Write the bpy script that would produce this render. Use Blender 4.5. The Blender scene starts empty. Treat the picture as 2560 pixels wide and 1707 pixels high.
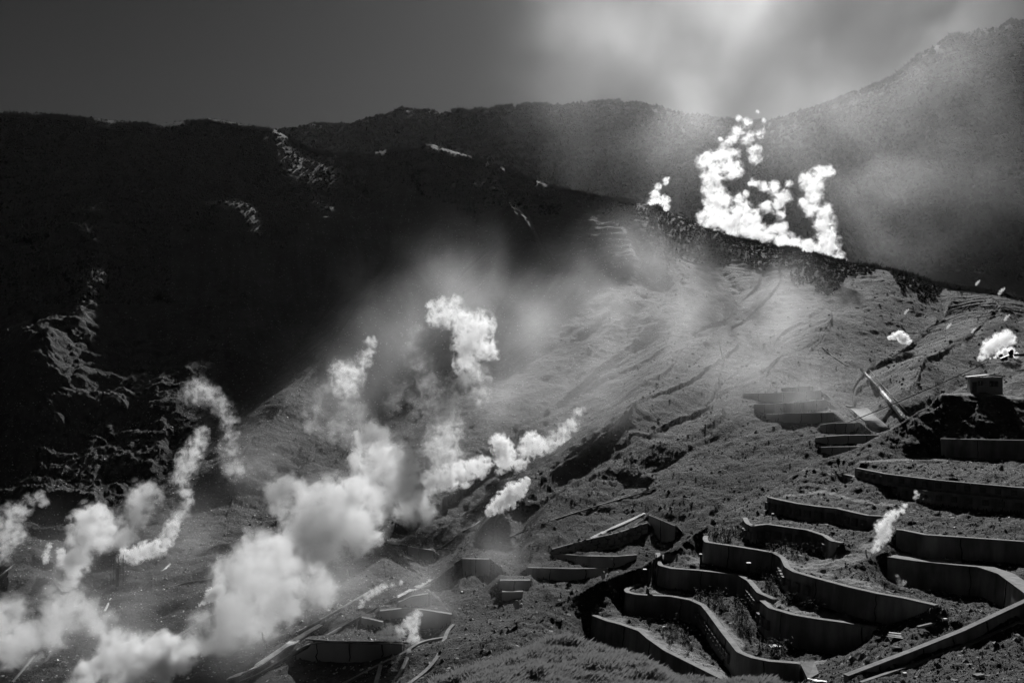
import bpy, bmesh, math, random
import numpy as np
from mathutils import Vector, Matrix
R = math.radians
random.seed(7); rng = np.random.default_rng(7)
C = bpy.context.scene.collection
S = bpy.context.scene

# ---------------------------------------------------------------- camera, sky, sun, exposure
F = 2489.0; HOR = 915.0; PIT = math.atan(61.5 / F)
cd = bpy.data.cameras.new("camera"); cam = bpy.data.objects.new("camera", cd); C.objects.link(cam)
cd.lens = 35; cd.sensor_width = 36; cd.clip_end = 9000; cd.clip_start = 1
cam.rotation_euler = (R(90) + PIT, 0, 0); S.camera = cam
SUN_AZ, SUN_EL = R(13), R(31.5)
w = bpy.data.worlds.new("World"); S.world = w; w.use_nodes = True
nt = w.node_tree; bg = nt.nodes["Background"]
sky = nt.nodes.new("ShaderNodeTexSky"); sky.sky_type = 'NISHITA'; sky.sun_disc = False
sky.sun_elevation = SUN_EL; sky.sun_rotation = SUN_AZ; sky.air_density = 1.0; sky.dust_density = 0.7; sky.ozone_density = 3.0
sp = nt.nodes.new("ShaderNodeSeparateColor"); nt.links.new(sky.outputs[0], sp.inputs[0])
gm = nt.nodes.new("ShaderNodeMath"); gm.operation = 'POWER'; gm.inputs[1].default_value = 1.7
nt.links.new(sp.outputs[0], gm.inputs[0]); nt.links.new(gm.outputs[0], bg.inputs[0])          # contrasty black-and-white film behind a red filter
bg.inputs[1].default_value = 0.0026
L = bpy.data.lights.new("sun", 'SUN'); L.energy = 5.0; L.angle = R(0.5); L.color = (1, 1, 1)
so = bpy.data.objects.new("sun", L); C.objects.link(so)
sd = Vector((math.sin(SUN_AZ) * math.cos(SUN_EL), math.cos(SUN_AZ) * math.cos(SUN_EL), math.sin(SUN_EL)))
so.rotation_euler = sd.to_track_quat('Z', 'Y').to_euler()
S.view_settings.view_transform = 'Standard'; S.view_settings.look = 'None'
S.view_settings.exposure = 0.0; S.view_settings.gamma = 1.0; S.view_settings.use_curve_mapping = False
cy = S.cycles
cy.volume_bounces = 4; cy.max_bounces = 4; cy.diffuse_bounces = 2; cy.use_denoising = True; cy.denoiser = 'OPENIMAGEDENOISE'
cy.use_adaptive_sampling = True; cy.adaptive_threshold = 0.03; cy.volume_step_rate = 1.0

# ---------------------------------------------------------------- helpers
cp, sn = math.cos(PIT), math.sin(PIT)
def PN(u, v, D):
    x = (np.asarray(u, float) - 1280) / F; y = (853.5 - np.asarray(v, float)) / F
    k = np.asarray(D, float) / (cp - y * sn)
    return np.stack([x * k, (cp - y * sn) * k, (sn + y * cp) * k], -1)
def P(u, v, D): return Vector(PN(u, v, D).tolist())
def VZ(z, D):
    """picture row of a point at height z and distance D"""
    c = D * cp + z * sn; return 853.5 - F * (-D * sn + z * cp) / c
def proj(X, Y, Z):
    c = Y * cp + Z * sn
    return 1280 + F * X / c, 853.5 - F * (-Y * sn + Z * cp) / c

def hashn(ix, iy, seed):
    h = (ix.astype(np.int64) * 374761393 + iy.astype(np.int64) * 668265263 + seed * 1442695041) & 0xffffffff
    h = ((h ^ (h >> 13)) * 1274126177) & 0xffffffff
    return ((h ^ (h >> 16)) & 0xffff) / 65535.0
def vnoise(x, y, seed=0):
    ix = np.floor(x); iy = np.floor(y); fx = x - ix; fy = y - iy
    fx = fx * fx * fx * (fx * (fx * 6 - 15) + 10); fy = fy * fy * fy * (fy * (fy * 6 - 15) + 10)
    a = hashn(ix, iy, seed); b = hashn(ix + 1, iy, seed); c = hashn(ix, iy + 1, seed); d = hashn(ix + 1, iy + 1, seed)
    return (a + (b - a) * fx) * (1 - fy) + (c + (d - c) * fx) * fy - 0.5
def fbm(x, y, lam, oct=4, seed=0, gain=0.5):
    s = 0; a = 1.0
    for k in range(oct):
        s = s + a * vnoise(x / lam + 17.3 * k, y / lam - 9.1 * k, seed + k); a *= gain; lam *= 0.5
    return s

def mesh_obj(name, verts, faces, mat=None, parent=None, smooth=False):
    me = bpy.data.meshes.new(name); me.from_pydata([tuple(v) for v in verts], [], faces)
    if mat: me.materials.append(mat)
    if smooth: me.polygons.foreach_set("use_smooth", [True] * len(me.polygons))
    me.update()
    o = bpy.data.objects.new(name, me); C.objects.link(o)
    if parent: o.parent = parent
    return o
def cover(o, name, vals):
    a = o.data.attributes.new(name, 'FLOAT', 'POINT'); a.data.foreach_set("value", np.ascontiguousarray(vals, dtype=np.float32).ravel())
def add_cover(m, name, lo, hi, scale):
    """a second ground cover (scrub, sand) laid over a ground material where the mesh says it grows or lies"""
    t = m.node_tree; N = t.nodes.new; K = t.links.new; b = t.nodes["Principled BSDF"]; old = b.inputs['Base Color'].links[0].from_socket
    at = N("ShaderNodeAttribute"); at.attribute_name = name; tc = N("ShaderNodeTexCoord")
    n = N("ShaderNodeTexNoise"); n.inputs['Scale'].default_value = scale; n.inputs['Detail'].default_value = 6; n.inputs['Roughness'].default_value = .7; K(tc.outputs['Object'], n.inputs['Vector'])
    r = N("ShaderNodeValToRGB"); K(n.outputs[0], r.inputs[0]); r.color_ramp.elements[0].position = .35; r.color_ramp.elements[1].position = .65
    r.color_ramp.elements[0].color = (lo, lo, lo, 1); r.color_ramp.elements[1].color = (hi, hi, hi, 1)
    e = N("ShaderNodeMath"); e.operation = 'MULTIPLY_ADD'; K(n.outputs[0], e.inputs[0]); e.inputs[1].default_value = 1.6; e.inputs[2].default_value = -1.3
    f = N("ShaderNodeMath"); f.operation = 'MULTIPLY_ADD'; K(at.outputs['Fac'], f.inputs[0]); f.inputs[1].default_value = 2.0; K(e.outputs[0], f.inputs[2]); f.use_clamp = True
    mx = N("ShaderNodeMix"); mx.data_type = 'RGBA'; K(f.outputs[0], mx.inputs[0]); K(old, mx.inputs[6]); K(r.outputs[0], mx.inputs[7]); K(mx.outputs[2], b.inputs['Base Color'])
def np_mesh(name, V, Fc, mat, smooth=True):
    """V (n,3), Fc (m,k) with k = 3 or 4"""
    me = bpy.data.meshes.new(name); n, m, k = len(V), len(Fc), Fc.shape[1]
    me.vertices.add(n); me.vertices.foreach_set("co", np.ascontiguousarray(V, dtype=np.float32).ravel())
    me.loops.add(m * k); me.loops.foreach_set("vertex_index", np.ascontiguousarray(Fc, dtype=np.int32).ravel())
    me.polygons.add(m); me.polygons.foreach_set("loop_start", np.arange(0, m * k, k, dtype=np.int32))
    me.polygons.foreach_set("use_smooth", np.full(m, smooth))
    me.materials.append(mat); me.update(calc_edges=True); me.validate()
    o = bpy.data.objects.new(name, me); C.objects.link(o); return o
def tag(o, label=None, cat=None, group=None, kind=None):
    if label: o['label'] = label
    if cat: o['category'] = cat
    if group: o['group'] = group
    if kind: o['kind'] = kind
    return o
def empty(name, loc):
    o = bpy.data.objects.new(name, None); C.objects.link(o); o.location = loc; o.empty_display_size = .5; return o
class MB:
    def __init__(s): s.v = []; s.f = []
    def add(s, vs, fs):
        b = len(s.v); s.v += [Vector(x) for x in vs]; s.f += [tuple(i + b for i in f) for f in fs]
    def box(s, c, dx, dy, dz, ax=None):
        ax = ax or (Vector((1, 0, 0)), Vector((0, 1, 0)), Vector((0, 0, 1)))
        c = Vector(c); vs = []
        for k in (-1, 1):
            for i, j in ((-1, -1), (1, -1), (1, 1), (-1, 1)):
                vs.append(c + ax[0] * i * dx / 2 + ax[1] * j * dy / 2 + ax[2] * k * dz / 2)
        s.add(vs, [(3, 2, 1, 0), (4, 5, 6, 7), (0, 1, 5, 4), (1, 2, 6, 5), (2, 3, 7, 6), (3, 0, 4, 7)])
    def tube(s, pts, r, n=6, r2=None):
        pts = [Vector(p) for p in pts]; b = len(s.v); m = len(pts)
        for i, p in enumerate(pts):
            t = (pts[min(i + 1, m - 1)] - pts[max(i - 1, 0)]).normalized()
            a = t.cross(Vector((0, 0, 1)))
            if a.length < 1e-3: a = Vector((1, 0, 0))
            a.normalize(); c = t.cross(a); rr = r if r2 is None else r + (r2 - r) * i / (m - 1)
            for k in range(n):
                q = 2 * math.pi * k / n; s.v.append(p + (a * math.cos(q) + c * math.sin(q)) * rr)
        for i in range(m - 1):
            for k in range(n):
                k2 = (k + 1) % n; s.f.append((b + i * n + k, b + i * n + k2, b + (i + 1) * n + k2, b + (i + 1) * n + k))
        s.f.append(tuple(b + k for k in range(n))[::-1]); s.f.append(tuple(b + (m - 1) * n + k for k in range(n)))
    def obj(s, name, mat, parent=None, origin=None):
        vs = s.v
        if origin is not None: vs = [v - origin for v in vs]
        o = mesh_obj(name, vs, s.f, mat, parent)
        if origin is not None and parent is None: o.location = origin
        return o

# ---------------------------------------------------------------- materials
def mat(name, lo, hi, scale, detail=8, rough=.85, bump=0.0, bscale=None, spec=.3, speck=None, stretch=None, dark=None, bdist=1.0):
    m = bpy.data.materials.new(name); m.use_nodes = True; t = m.node_tree; b = t.nodes["Principled BSDF"]
    N = t.nodes.new; K = t.links.new
    tc = N("ShaderNodeTexCoord"); src = tc.outputs['Object']
    if stretch:
        mp = N("ShaderNodeMapping"); mp.inputs['Scale'].default_value = stretch; K(src, mp.inputs[0]); src = mp.outputs[0]
    n = N("ShaderNodeTexNoise"); n.inputs['Scale'].default_value = scale; n.inputs['Detail'].default_value = detail; n.inputs['Roughness'].default_value = .62
    K(src, n.inputs['Vector'])
    r = N("ShaderNodeValToRGB"); K(n.outputs[0], r.inputs[0])
    r.color_ramp.elements[0].position = .33; r.color_ramp.elements[1].position = .68
    r.color_ramp.elements[0].color = (lo, lo, lo, 1); r.color_ramp.elements[1].color = (hi, hi, hi, 1)
    col = r.outputs[0]
    if dark:                                # broad darker weathering patches: (scale, factor)
        n3 = N("ShaderNodeTexNoise"); n3.inputs['Scale'].default_value = dark[0]; n3.inputs['Detail'].default_value = 4
        K(tc.outputs['Object'], n3.inputs['Vector'])
        r3 = N("ShaderNodeValToRGB"); r3.color_ramp.elements[0].position = .4; r3.color_ramp.elements[1].position = .6
        r3.color_ramp.elements[0].color = (dark[1],) * 3 + (1,); r3.color_ramp.elements[1].color = (1, 1, 1, 1); K(n3.outputs[0], r3.inputs[0])
        mx = N("ShaderNodeMix"); mx.data_type = 'RGBA'; mx.blend_type = 'MULTIPLY'; mx.inputs[0].default_value = 1
        K(col, mx.inputs[6]); K(r3.outputs[0], mx.inputs[7]); col = mx.outputs[2]
    if speck:                               # pale stones: (scale, threshold, value)
        vo = N("ShaderNodeTexVoronoi"); vo.inputs['Scale'].default_value = speck[0]; K(tc.outputs['Object'], vo.inputs['Vector'])
        sc_ = N("ShaderNodeSeparateColor"); K(vo.outputs['Color'], sc_.inputs[0])
        g1 = N("ShaderNodeMath"); g1.operation = 'GREATER_THAN'; K(sc_.outputs[0], g1.inputs[0]); g1.inputs[1].default_value = speck[1]
        g2 = N("ShaderNodeMath"); g2.operation = 'LESS_THAN'; K(vo.outputs['Distance'], g2.inputs[0]); g2.inputs[1].default_value = .35
        g3 = N("ShaderNodeMath"); g3.operation = 'MULTIPLY'; K(g1.outputs[0], g3.inputs[0]); K(g2.outputs[0], g3.inputs[1])
        mx = N("ShaderNodeMix"); mx.data_type = 'RGBA'; K(g3.outputs[0], mx.inputs[0]); K(col, mx.inputs[6]); mx.inputs[7].default_value = (speck[2],) * 3 + (1,); col = mx.outputs[2]
    K(col, b.inputs['Base Color']); b.inputs['Roughness'].default_value = rough; b.inputs['Specular IOR Level'].default_value = spec
    if bump:
        n2 = N("ShaderNodeTexNoise"); n2.inputs['Scale'].default_value = bscale or scale * 2; n2.inputs['Detail'].default_value = 8; n2.inputs['Roughness'].default_value = .7
        K(src, n2.inputs['Vector'])
        bp = N("ShaderNodeBump"); bp.inputs['Strength'].default_value = bump; bp.inputs['Distance'].default_value = bdist
        K(n2.outputs[0], bp.inputs['Height']); K(bp.outputs[0], b.inputs['Normal'])
    return m
M_far = mat("wooded_hillside", .02, .06, .03, bump=1, bscale=.08, bdist=6)
M_slope = mat("volcanic_slope", .02, .058, .045, bump=.9, bscale=.28, bdist=2.2, speck=(1.1, .93, .2), dark=(.012, .4))
M_near = mat("rubble_ground", .01, .05, .5, bump=.9, bscale=1.6, bdist=.35, speck=(1.3, .88, .3), dark=(.07, .4))
def add_streaks(m, name, lo, hi):
    """pale and dark mineral wash running down the fall line, carried by the mesh"""
    t = m.node_tree; N = t.nodes.new; K = t.links.new; b = t.nodes["Principled BSDF"]; old = b.inputs['Base Color'].links[0].from_socket
    at = N("ShaderNodeAttribute"); at.attribute_name = name; mr = N("ShaderNodeMapRange"); K(at.outputs['Fac'], mr.inputs[0]); mr.inputs[1].default_value = .15; mr.inputs[2].default_value = .85; mr.inputs[3].default_value = lo; mr.inputs[4].default_value = hi
    mx = N("ShaderNodeMix"); mx.data_type = 'RGBA'; mx.blend_type = 'MULTIPLY'; mx.inputs[0].default_value = 1; K(old, mx.inputs[6]); K(mr.outputs[0], mx.inputs[7]); K(mx.outputs[2], b.inputs['Base Color'])
add_streaks(M_slope, "wash", .55, 1.6)
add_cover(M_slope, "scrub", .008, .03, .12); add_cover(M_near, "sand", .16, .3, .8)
M_conc = mat("weathered_concrete", .17, .42, .8, rough=.8, bump=.35, bscale=5, bdist=.06, dark=(.22, .55), stretch=(1, 1, .14))
M_conc_far = mat("hillside_concrete", .38, .52, .12, rough=.8, bump=.2, bscale=2, bdist=.1, dark=(.05, .7))
M_cope = mat("dusty_coping", .14, .3, 1.1, rough=.85, bump=.3, bscale=4, bdist=.05)
M_block = mat("anchor_concrete", .10, .16, 1.2, rough=.8)
M_joint = mat("dark_joint", .012, .02, 1, spec=.1)
M_rock = mat("loose_rock", .05, .17, .8, rough=.7, spec=.4)
M_pale = mat("pale_rock", .35, .75, 1.2, rough=.5, spec=.5)
M_path = mat("packed_path", .16, .24, .6, rough=.9, bump=.3, bscale=2, bdist=.1)
M_white = mat("weathered_white_paint", .55, .75, 2, rough=.6)
M_grass = mat("dry_grass", .07, .24, .4, rough=.6)
t_ = M_grass.node_tree; tr_ = t_.nodes.new("ShaderNodeBsdfTranslucent"); tr_.inputs[0].default_value = (.2, .2, .2, 1); mx_ = t_.nodes.new("ShaderNodeMixShader"); mx_.inputs[0].default_value = .5
t_.links.new(t_.nodes["Principled BSDF"].outputs[0], mx_.inputs[1]); t_.links.new(tr_.outputs[0], mx_.inputs[2]); t_.links.new(mx_.outputs[0], t_.nodes["Material Output"].inputs[0])
M_scrub = mat("dead_stalks", .012, .035, 1)
M_metal = mat("dark_steel", .02, .04, 2, rough=.5)
M_pipe = mat("galvanised_pipe", .12, .2, 1, rough=.45)
M_hutwall = mat("hut_render", .26, .36, .8, rough=.85)
M_roof = mat("hut_roof_sheet", .25, .32, 1, rough=.5)
M_glass = mat("dark_window", .01, .015, 1, rough=.15, spec=.5)

# ---------------------------------------------------------------- terrain sheets (grids that get finer towards the viewer)
def seg_dist(U, Vv, line):
    d = np.full(U.shape, 1e9)
    for (a, b), (c, e) in zip(line[:-1], line[1:]):
        vx, vy = c - a, e - b; l2 = vx * vx + vy * vy
        t = np.clip(((U - a) * vx + (Vv - b) * vy) / l2, 0, 1)
        d = np.minimum(d, np.hypot(U - a - t * vx, Vv - b - t * vy))
    return d
def catmull(A, ts):
    n = len(A); i = np.clip(np.floor(ts).astype(int), 0, n - 2); f = (ts - i)[:, None]
    p0 = A[np.maximum(i - 1, 0)]; p1 = A[i]; p2 = A[i + 1]; p3 = A[np.minimum(i + 2, n - 1)]
    m1 = (p2 - p0) * .5; m2 = (p3 - p1) * .5
    return (2 * f**3 - 3 * f**2 + 1) * p1 + (f**3 - 2 * f**2 + f) * m1 + (-2 * f**3 + 3 * f**2) * p2 + (f**3 - f**2) * m2
def smooth1(a, k):
    ker = np.hanning(k + 2)[1:-1]; ker /= ker.sum(); return np.convolve(np.pad(a, k // 2, mode='edge'), ker, mode='valid')[:len(a)]
def lic(X, Y, Z, lam, length, seed, bias=None):
    Zu = np.gradient(Z, axis=1); Zt = np.gradient(Z, axis=0)
    Xu = np.gradient(X, axis=1); Xt = np.gradient(X, axis=0); Yu = np.gradient(Y, axis=1); Yt = np.gradient(Y, axis=0)
    det = Xu * Yt - Xt * Yu; det = np.where(np.abs(det) < 1e-6, 1e-6, det)
    gx = (Zu * Yt - Zt * Yu) / det; gy = (-Zu * Xt + Zt * Xu) / det
    g = np.hypot(gx, gy) + 1e-6; fx, fy = -gx / g, -gy / g
    if bias is not None: fx = fx - bias; q_ = np.hypot(fx, fy) + 1e-6; fx, fy = fx / q_, fy / q_
    du = (fx * Yt - fy * Xt) / det; dt = (-fx * Yu + fy * Xu) / det
    nz = fbm(X, Y, lam, 2, seed)
    acc = nz.copy(); h, wd = Z.shape; step = length / 24
    J0, I0 = np.meshgrid(np.arange(wd, dtype=float), np.arange(h, dtype=float)); cnt = 1
    for sgn in (1, -1):
        I, J = I0.copy(), J0.copy()
        for k in range(12):
            ii = np.clip(I.round().astype(int), 0, h - 1); jj = np.clip(J.round().astype(int), 0, wd - 1)
            I += sgn * step * dt[ii, jj]; J += sgn * step * du[ii, jj]
            ii = np.clip(I.round().astype(int), 0, h - 1); jj = np.clip(J.round().astype(int), 0, wd - 1)
            acc += nz[ii, jj]; cnt += 1
    a = acc / cnt; return a / (a.std() + 1e-9)
class Sheet:
    def __init__(s, rows, u0, u1, nu, per, sm=25):
        us = np.linspace(u0, u1, nu)
        Vr = np.array([smooth1(np.interp(us, [p[0] for p in r], [p[1] for p in r]), sm if k < len(rows) - 2 or sm < 9 else 7) for k, r in enumerate(rows)])
        Dr = np.array([smooth1(np.interp(us, [p[0] for p in r], [p[2] for p in r]), sm * 3) for r in rows])
        Pr = PN(us[None, :].repeat(len(rows), 0), Vr, Dr)
        ts = np.concatenate([np.linspace(k, k + 1, per[k], endpoint=False) for k in range(len(rows) - 1)] + [[len(rows) - 1.0]])
        s.X, s.Y, s.Z = [catmull(Pr[:, :, c], ts) for c in range(3)]
        s.us = us; s.ts = ts; s.U0, s.V0 = proj(s.X, s.Y, s.Z)
    def finish(s, name, m):
        s.update(); return s.build(name, m)
    def update(s): s.U, s.V = proj(s.X, s.Y, s.Z)
    def build(s, name, m):
        h, wd = s.Z.shape; idx = np.arange(h * wd).reshape(h, wd)
        Fc = np.stack([idx[:-1, :-1], idx[:-1, 1:], idx[1:, 1:], idx[1:, :-1]], -1).reshape(-1, 4)
        s.o = np_mesh(name, np.stack([s.X, s.Y, s.Z], -1).reshape(-1, 3), Fc, m)
        tag(s.o, kind='structure'); return s.o
    def at(s, u, v):
        """first point of the sheet met at picture column u and row v, and its distance"""
        j = int(np.clip(round((u - s.us[0]) / (s.us[1] - s.us[0])), 0, len(s.us) - 1))
        col = s.V[:, j]; D = s.Y[:, j]
        k = np.nonzero((col[:-1] >= v) & (col[1:] < v))[0]
        if len(k) == 0: k = [int(np.argmin(np.abs(col)))]
        k = k[0]; k2 = min(k + 1, len(D) - 1); f = (col[k] - v) / (col[k] - col[k2] + 1e-9); f = min(max(f, 0), 1)
        return float(D[k] + (D[k2] - D[k]) * f)
    def back(s, u, z, D0):
        """distance behind D0 at which the ground of column u rises to height z"""
        j = int(np.clip(round((u - s.us[0]) / (s.us[1] - s.us[0])), 0, len(s.us) - 1))
        k = np.nonzero((s.Y[:, j] > D0) & (s.Z[:, j] > z))[0]
        return float(s.Y[k[0], j]) if len(k) else D0 + 2

# far range
SKY = [(-400, 300), (600, 400), (690, 332), (760, 318), (880, 312), (960, 292), (1010, 278), (1100, 286), (1200, 282), (1300, 268), (1400, 264), (1500, 258),
       (1600, 262), (1700, 282), (1800, 300), (1870, 312), (1920, 308), (2000, 285), (2100, 250), (2200, 215), (2255, 185), (2290, 150), (2360, 105), (2400, 92),
       (2480, 76), (2495, 74), (2525, 50), (2560, 56), (2700, 60), (3000, 120)]
far = Sheet([[(-400, 900, 760), (1800, 900, 700), (3000, 900, 600)],
             [(-400, 600, 850), (1300, 560, 850), (1900, 640, 760), (3000, 680, 680)],
             [(-400, 450, 1000), (1300, 420, 980), (1900, 470, 900), (2500, 400, 820), (3000, 400, 800)],
             [(u, v, 1150 - max(0, u - 1900) * .25) for u, v in SKY],
             [(u, v + 90, 1400) for u, v in SKY]], -400, 3000, 1100, [40, 70, 110, 14], sm=5)
far.Z += lic(far.X, far.Y, far.Z, 70, 420, 3) * 3.5 * np.clip(3.0 - far.ts, .12, 1)[:, None] + lic(far.X, far.Y, far.Z, 25, 150, 4) * 1.2 * np.clip(3.1 - far.ts, .1, 1)[:, None]
far.Z += fbm(far.X, far.Y * .3 + far.Z * 1.3, 12, 4, 8, .6) * 3.4
far.finish("hills", M_far)

# main crater slope, the dark mountain on the left and the valley floor
CREST = [(-400, 292, 655), (0, 290, 655), (100, 293, 656), (270, 308, 657), (390, 322, 659), (430, 315, 660), (520, 304, 661), (600, 318, 662), (690, 332, 664), (760, 372, 667), (850, 392, 673),
         (950, 382, 684), (1077, 366, 680), (1180, 395, 662), (1330, 455, 635), (1400, 475, 605), (1500, 497, 605), (1620, 515, 610), (1700, 545, 610), (1800, 578, 605), (1900, 608, 600), (2000, 632, 590),
         (2130, 662, 570), (2240, 682, 550), (2400, 718, 520), (2560, 752, 490), (3000, 820, 450)]
main = Sheet([
    [(-400, 1950, 140), (300, 1950, 130), (900, 1950, 112), (1500, 1950, 104), (3000, 1900, 120)],
    [(-400, 1700, 190), (0, 1700, 182), (400, 1700, 172), (900, 1700, 146), (1300, 1700, 128), (1700, 1650, 150), (3000, 1600, 160)],
    [(-400, 1540, 240), (0, 1540, 232), (400, 1540, 222), (900, 1540, 178), (1300, 1520, 165), (1700, 1450, 190), (3000, 1400, 200)],
    [(-400, 1400, 300), (0, 1400, 298), (400, 1400, 290), (700, 1400, 265), (1000, 1410, 236), (1300, 1400, 222), (1700, 1330, 222), (2100, 1250, 215), (3000, 1200, 230)],
    [(-400, 1290, 345), (0, 1290, 345), (400, 1300, 338), (700, 1320, 318), (1000, 1330, 296), (1300, 1290, 272), (1600, 1230, 262), (2100, 1130, 255), (3000, 1060, 260)],
    [(-400, 1110, 385), (0, 1110, 388), (400, 1130, 385), (700, 1140, 372), (1000, 1150, 356), (1300, 1130, 335), (1600, 1080, 310), (2100, 1010, 310), (2600, 960, 320), (3000, 940, 330)],
    [(-400, 850, 440), (0, 850, 445), (400, 860, 456), (700, 870, 466), (1000, 880, 462), (1300, 890, 445), (1600, 890, 410), (2100, 880, 390), (2600, 870, 380), (3000, 850, 380)],
    [(-400, 600, 520), (0, 600, 534), (400, 600, 538), (550, 600, 543), (700, 600, 550), (1000, 610, 572), (1300, 650, 545), (1600, 700, 495), (2100, 760, 470), (2600, 800, 440), (3000, 835, 420)],
    CREST,
    [(u, v + 40, D + 60) for u, v, D in CREST]], -400, 3000, 1500, [8, 40, 70, 70, 70, 110, 140, 140, 12], sm=21)
FEAT = [([(1150, 1395), (1330, 1225), (1460, 1090), (1660, 900)], 9, 42), ([(1090, 1370), (1240, 1200), (1400, 1040), (1600, 860)], -13, 55),
        ([(560, 1200), (700, 1040), (850, 860), (1000, 700)], 9, 40), ([(520, 1130), (650, 960), (790, 770)], -9, 50), ([(640, 1300), (860, 1100), (1010, 900)], -6, 40),
        ([(1582, 1130), (1480, 1220), (1370, 1310)], 4, 45), ([(1600, 1150), (1680, 1210), (1720, 1260)], 2, 40), ([(1490, 1272), (1430, 1310), (1340, 1370)], 3, 24),
        ([(1140, 496), (1220, 500), (1290, 570), (1340, 670)], 8, 26), ([(370, 450), (480, 470), (555, 600)], 7, 56), ([(180, 630), (330, 530), (480, 590), (600, 570)], 12, 40),
        ([(190, 650), (235, 740), (180, 860), (90, 980)], 26, 75), ([(235, 800), (200, 960), (130, 1080)], 10, 45), ([(0, 880), (90, 1000), (50, 1100)], 18, 55),
        ([(1780, 620), (1860, 780), (2010, 900), (2200, 1060)], -6, 55), ([(2350, 760), (2200, 880), (2160, 960)], -8, 50), ([(1950, 700), (1700, 900), (1500, 1150)], 4, 40), ([(1230, 1345), (1480, 1150), (1740, 970), (1850, 880)], 5, 22), ([(1300, 1330), (1540, 1140), (1790, 985)], -4, 20), ([(1330, 1365), (1600, 1190), (1800, 1060)], 3.5, 20), ([(1450, 1060), (1700, 860), (1900, 700)], -5, 26), ([(1000, 900), (1100, 760), (1180, 620)], -7, 30), ([(1060, 930), (1180, 780), (1260, 640)], 6, 26),
        ([(2080, 820), (2000, 900), (1900, 960)], 5, 30), ([(2500, 800), (2330, 900), (2240, 1010)], 6, 34), ([(0, 1290), (170, 1286), (230, 1300)], 5, 16), ([(0, 1335), (200, 1335)], -3, 20)]
for line, A, wd in FEAT:
    main.Z += A * .55 * np.exp(-(seg_dist(main.U0, main.V0, line) / (wd * 1.35)) ** 2)
BENCH = [([(-100, 1290), (150, 1286), (235, 1292)], 6, 3, 45), ([(-100, 1338), (60, 1334), (180, 1340)], 4, 3, 25), ([(0, 1440), (80, 1425), (160, 1440)], 3, 3, 40), ([(20, 1480), (90, 1474), (130, 1490)], 4, 4, 60),
         ([(300, 1428), (420, 1405), (520, 1350), (620, 1330)], 2.5, 3, 40), ([(380, 1475), (470, 1455), (540, 1445)], 2, 2, 30), ([(300, 1540), (350, 1530), (470, 1512), (520, 1500)], 2.5, 3, 40), ([(880, 1368), (930, 1366), (975, 1390)], 2, 2, 30),
         ([(830, 1445), (900, 1440), (960, 1420)], 1.6, 3, 40), ([(1000, 1450), (1080, 1430), (1180, 1380), (1300, 1345), (1420, 1310)], 1.8, 3, 40), ([(1150, 1480), (1260, 1425), (1340, 1395), (1400, 1380)], 2, 3, 30), ([(1380, 1215), (1500, 1170), (1600, 1150)], .8, 6, 50),
         ([(1240, 1335), (1450, 1270), (1540, 1228), (1620, 1226)], 2.2, 2.5, 30), ([(1640, 1290), (1760, 1300), (1800, 1280)], 1.2, 2, 20), ([(1700, 1225), (1850, 1185), (2050, 1150)], .8, 6, 40), ([(640, 1690), (700, 1655), (740, 1640)], 2, 3, 30)]
tt = main.ts[:, None]
amp = np.interp(tt, [0, 2, 3.6, 4.6, 7.2, 8, 9], [.08, .12, .22, 1, 1, .12, .12]) * np.ones_like(main.Z)
leftw = np.interp(main.U0, [-400, 250, 400, 700, 1100, 1500, 3000], [.6, .55, .5, .6, .9, 1.0, .9])
base = main.Z.copy(); BI = 1.1 * np.clip((main.U0 - 900) / 400, 0, 1) * np.interp(main.ts, [4, 5, 6.3, 7.5], [1, .8, .3, .0])[:, None]
g1 = lic(main.X, main.Y, base, 30, 190, 11, BI); g2 = lic(main.X, main.Y, base, 12, 90, 12, BI); g3 = lic(main.X, main.Y, base, 4.5, 34, 13, BI)
g4 = lic(main.X, main.Y, base, 2.2, 26, 14, BI); STREAK = np.clip(.5 + .17 * (g3 * .5 + g4 * .8 + g2 * .4), 0, 1)
main.Z += amp * leftw * (-(np.abs(g1) - .8) * 1.7 + g2 * .55 + g3 * .2)
main.Z += fbm(main.X, main.Y * .6 + base * 1.2, 14, 5, 33, .6) * 4.5 * amp * np.clip((560 - main.U0) / 250, 0, 1)
main.Z += fbm(main.X, main.Y, 60, 5, 21, .5) * (3 * amp + 1.2 * np.interp(tt, [0, 8, 9], [1, 1, .5])) + fbm(main.X, main.Y * .6 + base * 1.2, 4, 3, 31) * np.interp(main.Y, [100, 200, 400, 600], [.3, .45, .4, .4])
main.Z += (fbm(main.X, main.Y, 18, 5, 51, .5) * 2.0 + np.maximum(fbm(main.X, main.Y, 7, 3, 52), 0) * 1.1) * np.interp(tt, [0, 1, 4.2, 5], [1, 1, 1, 0])
for line, h_, w_, dec in BENCH:
    vl = np.interp(main.U0, [p[0] for p in line], [p[1] for p in line]); e = np.clip((main.U0 - line[0][0]) / 25 + 1, 0, 1) * np.clip((line[-1][0] - main.U0) / 25 + 1, 0, 1)
    main.Z += h_ * e / (1 + np.exp(np.clip((main.V0 - vl) / w_, -30, 30))) * np.exp(-np.clip(vl - main.V0, 0, None) / dec)
main.update()
edge = np.interp(main.U, [-400, 0, 180, 330, 480, 600, 800, 1000, 1200, 1400, 1700, 2200, 3000], [860, 800, 640, 560, 620, 620, 560, 500, 560, 600, 655, 735, 850])
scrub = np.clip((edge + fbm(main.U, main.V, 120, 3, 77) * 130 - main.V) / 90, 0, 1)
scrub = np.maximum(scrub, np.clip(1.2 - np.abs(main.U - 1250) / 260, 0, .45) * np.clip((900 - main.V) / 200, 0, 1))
scrub = np.maximum(scrub, .55 * np.clip((700 - main.U) / 300, 0, 1))

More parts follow.
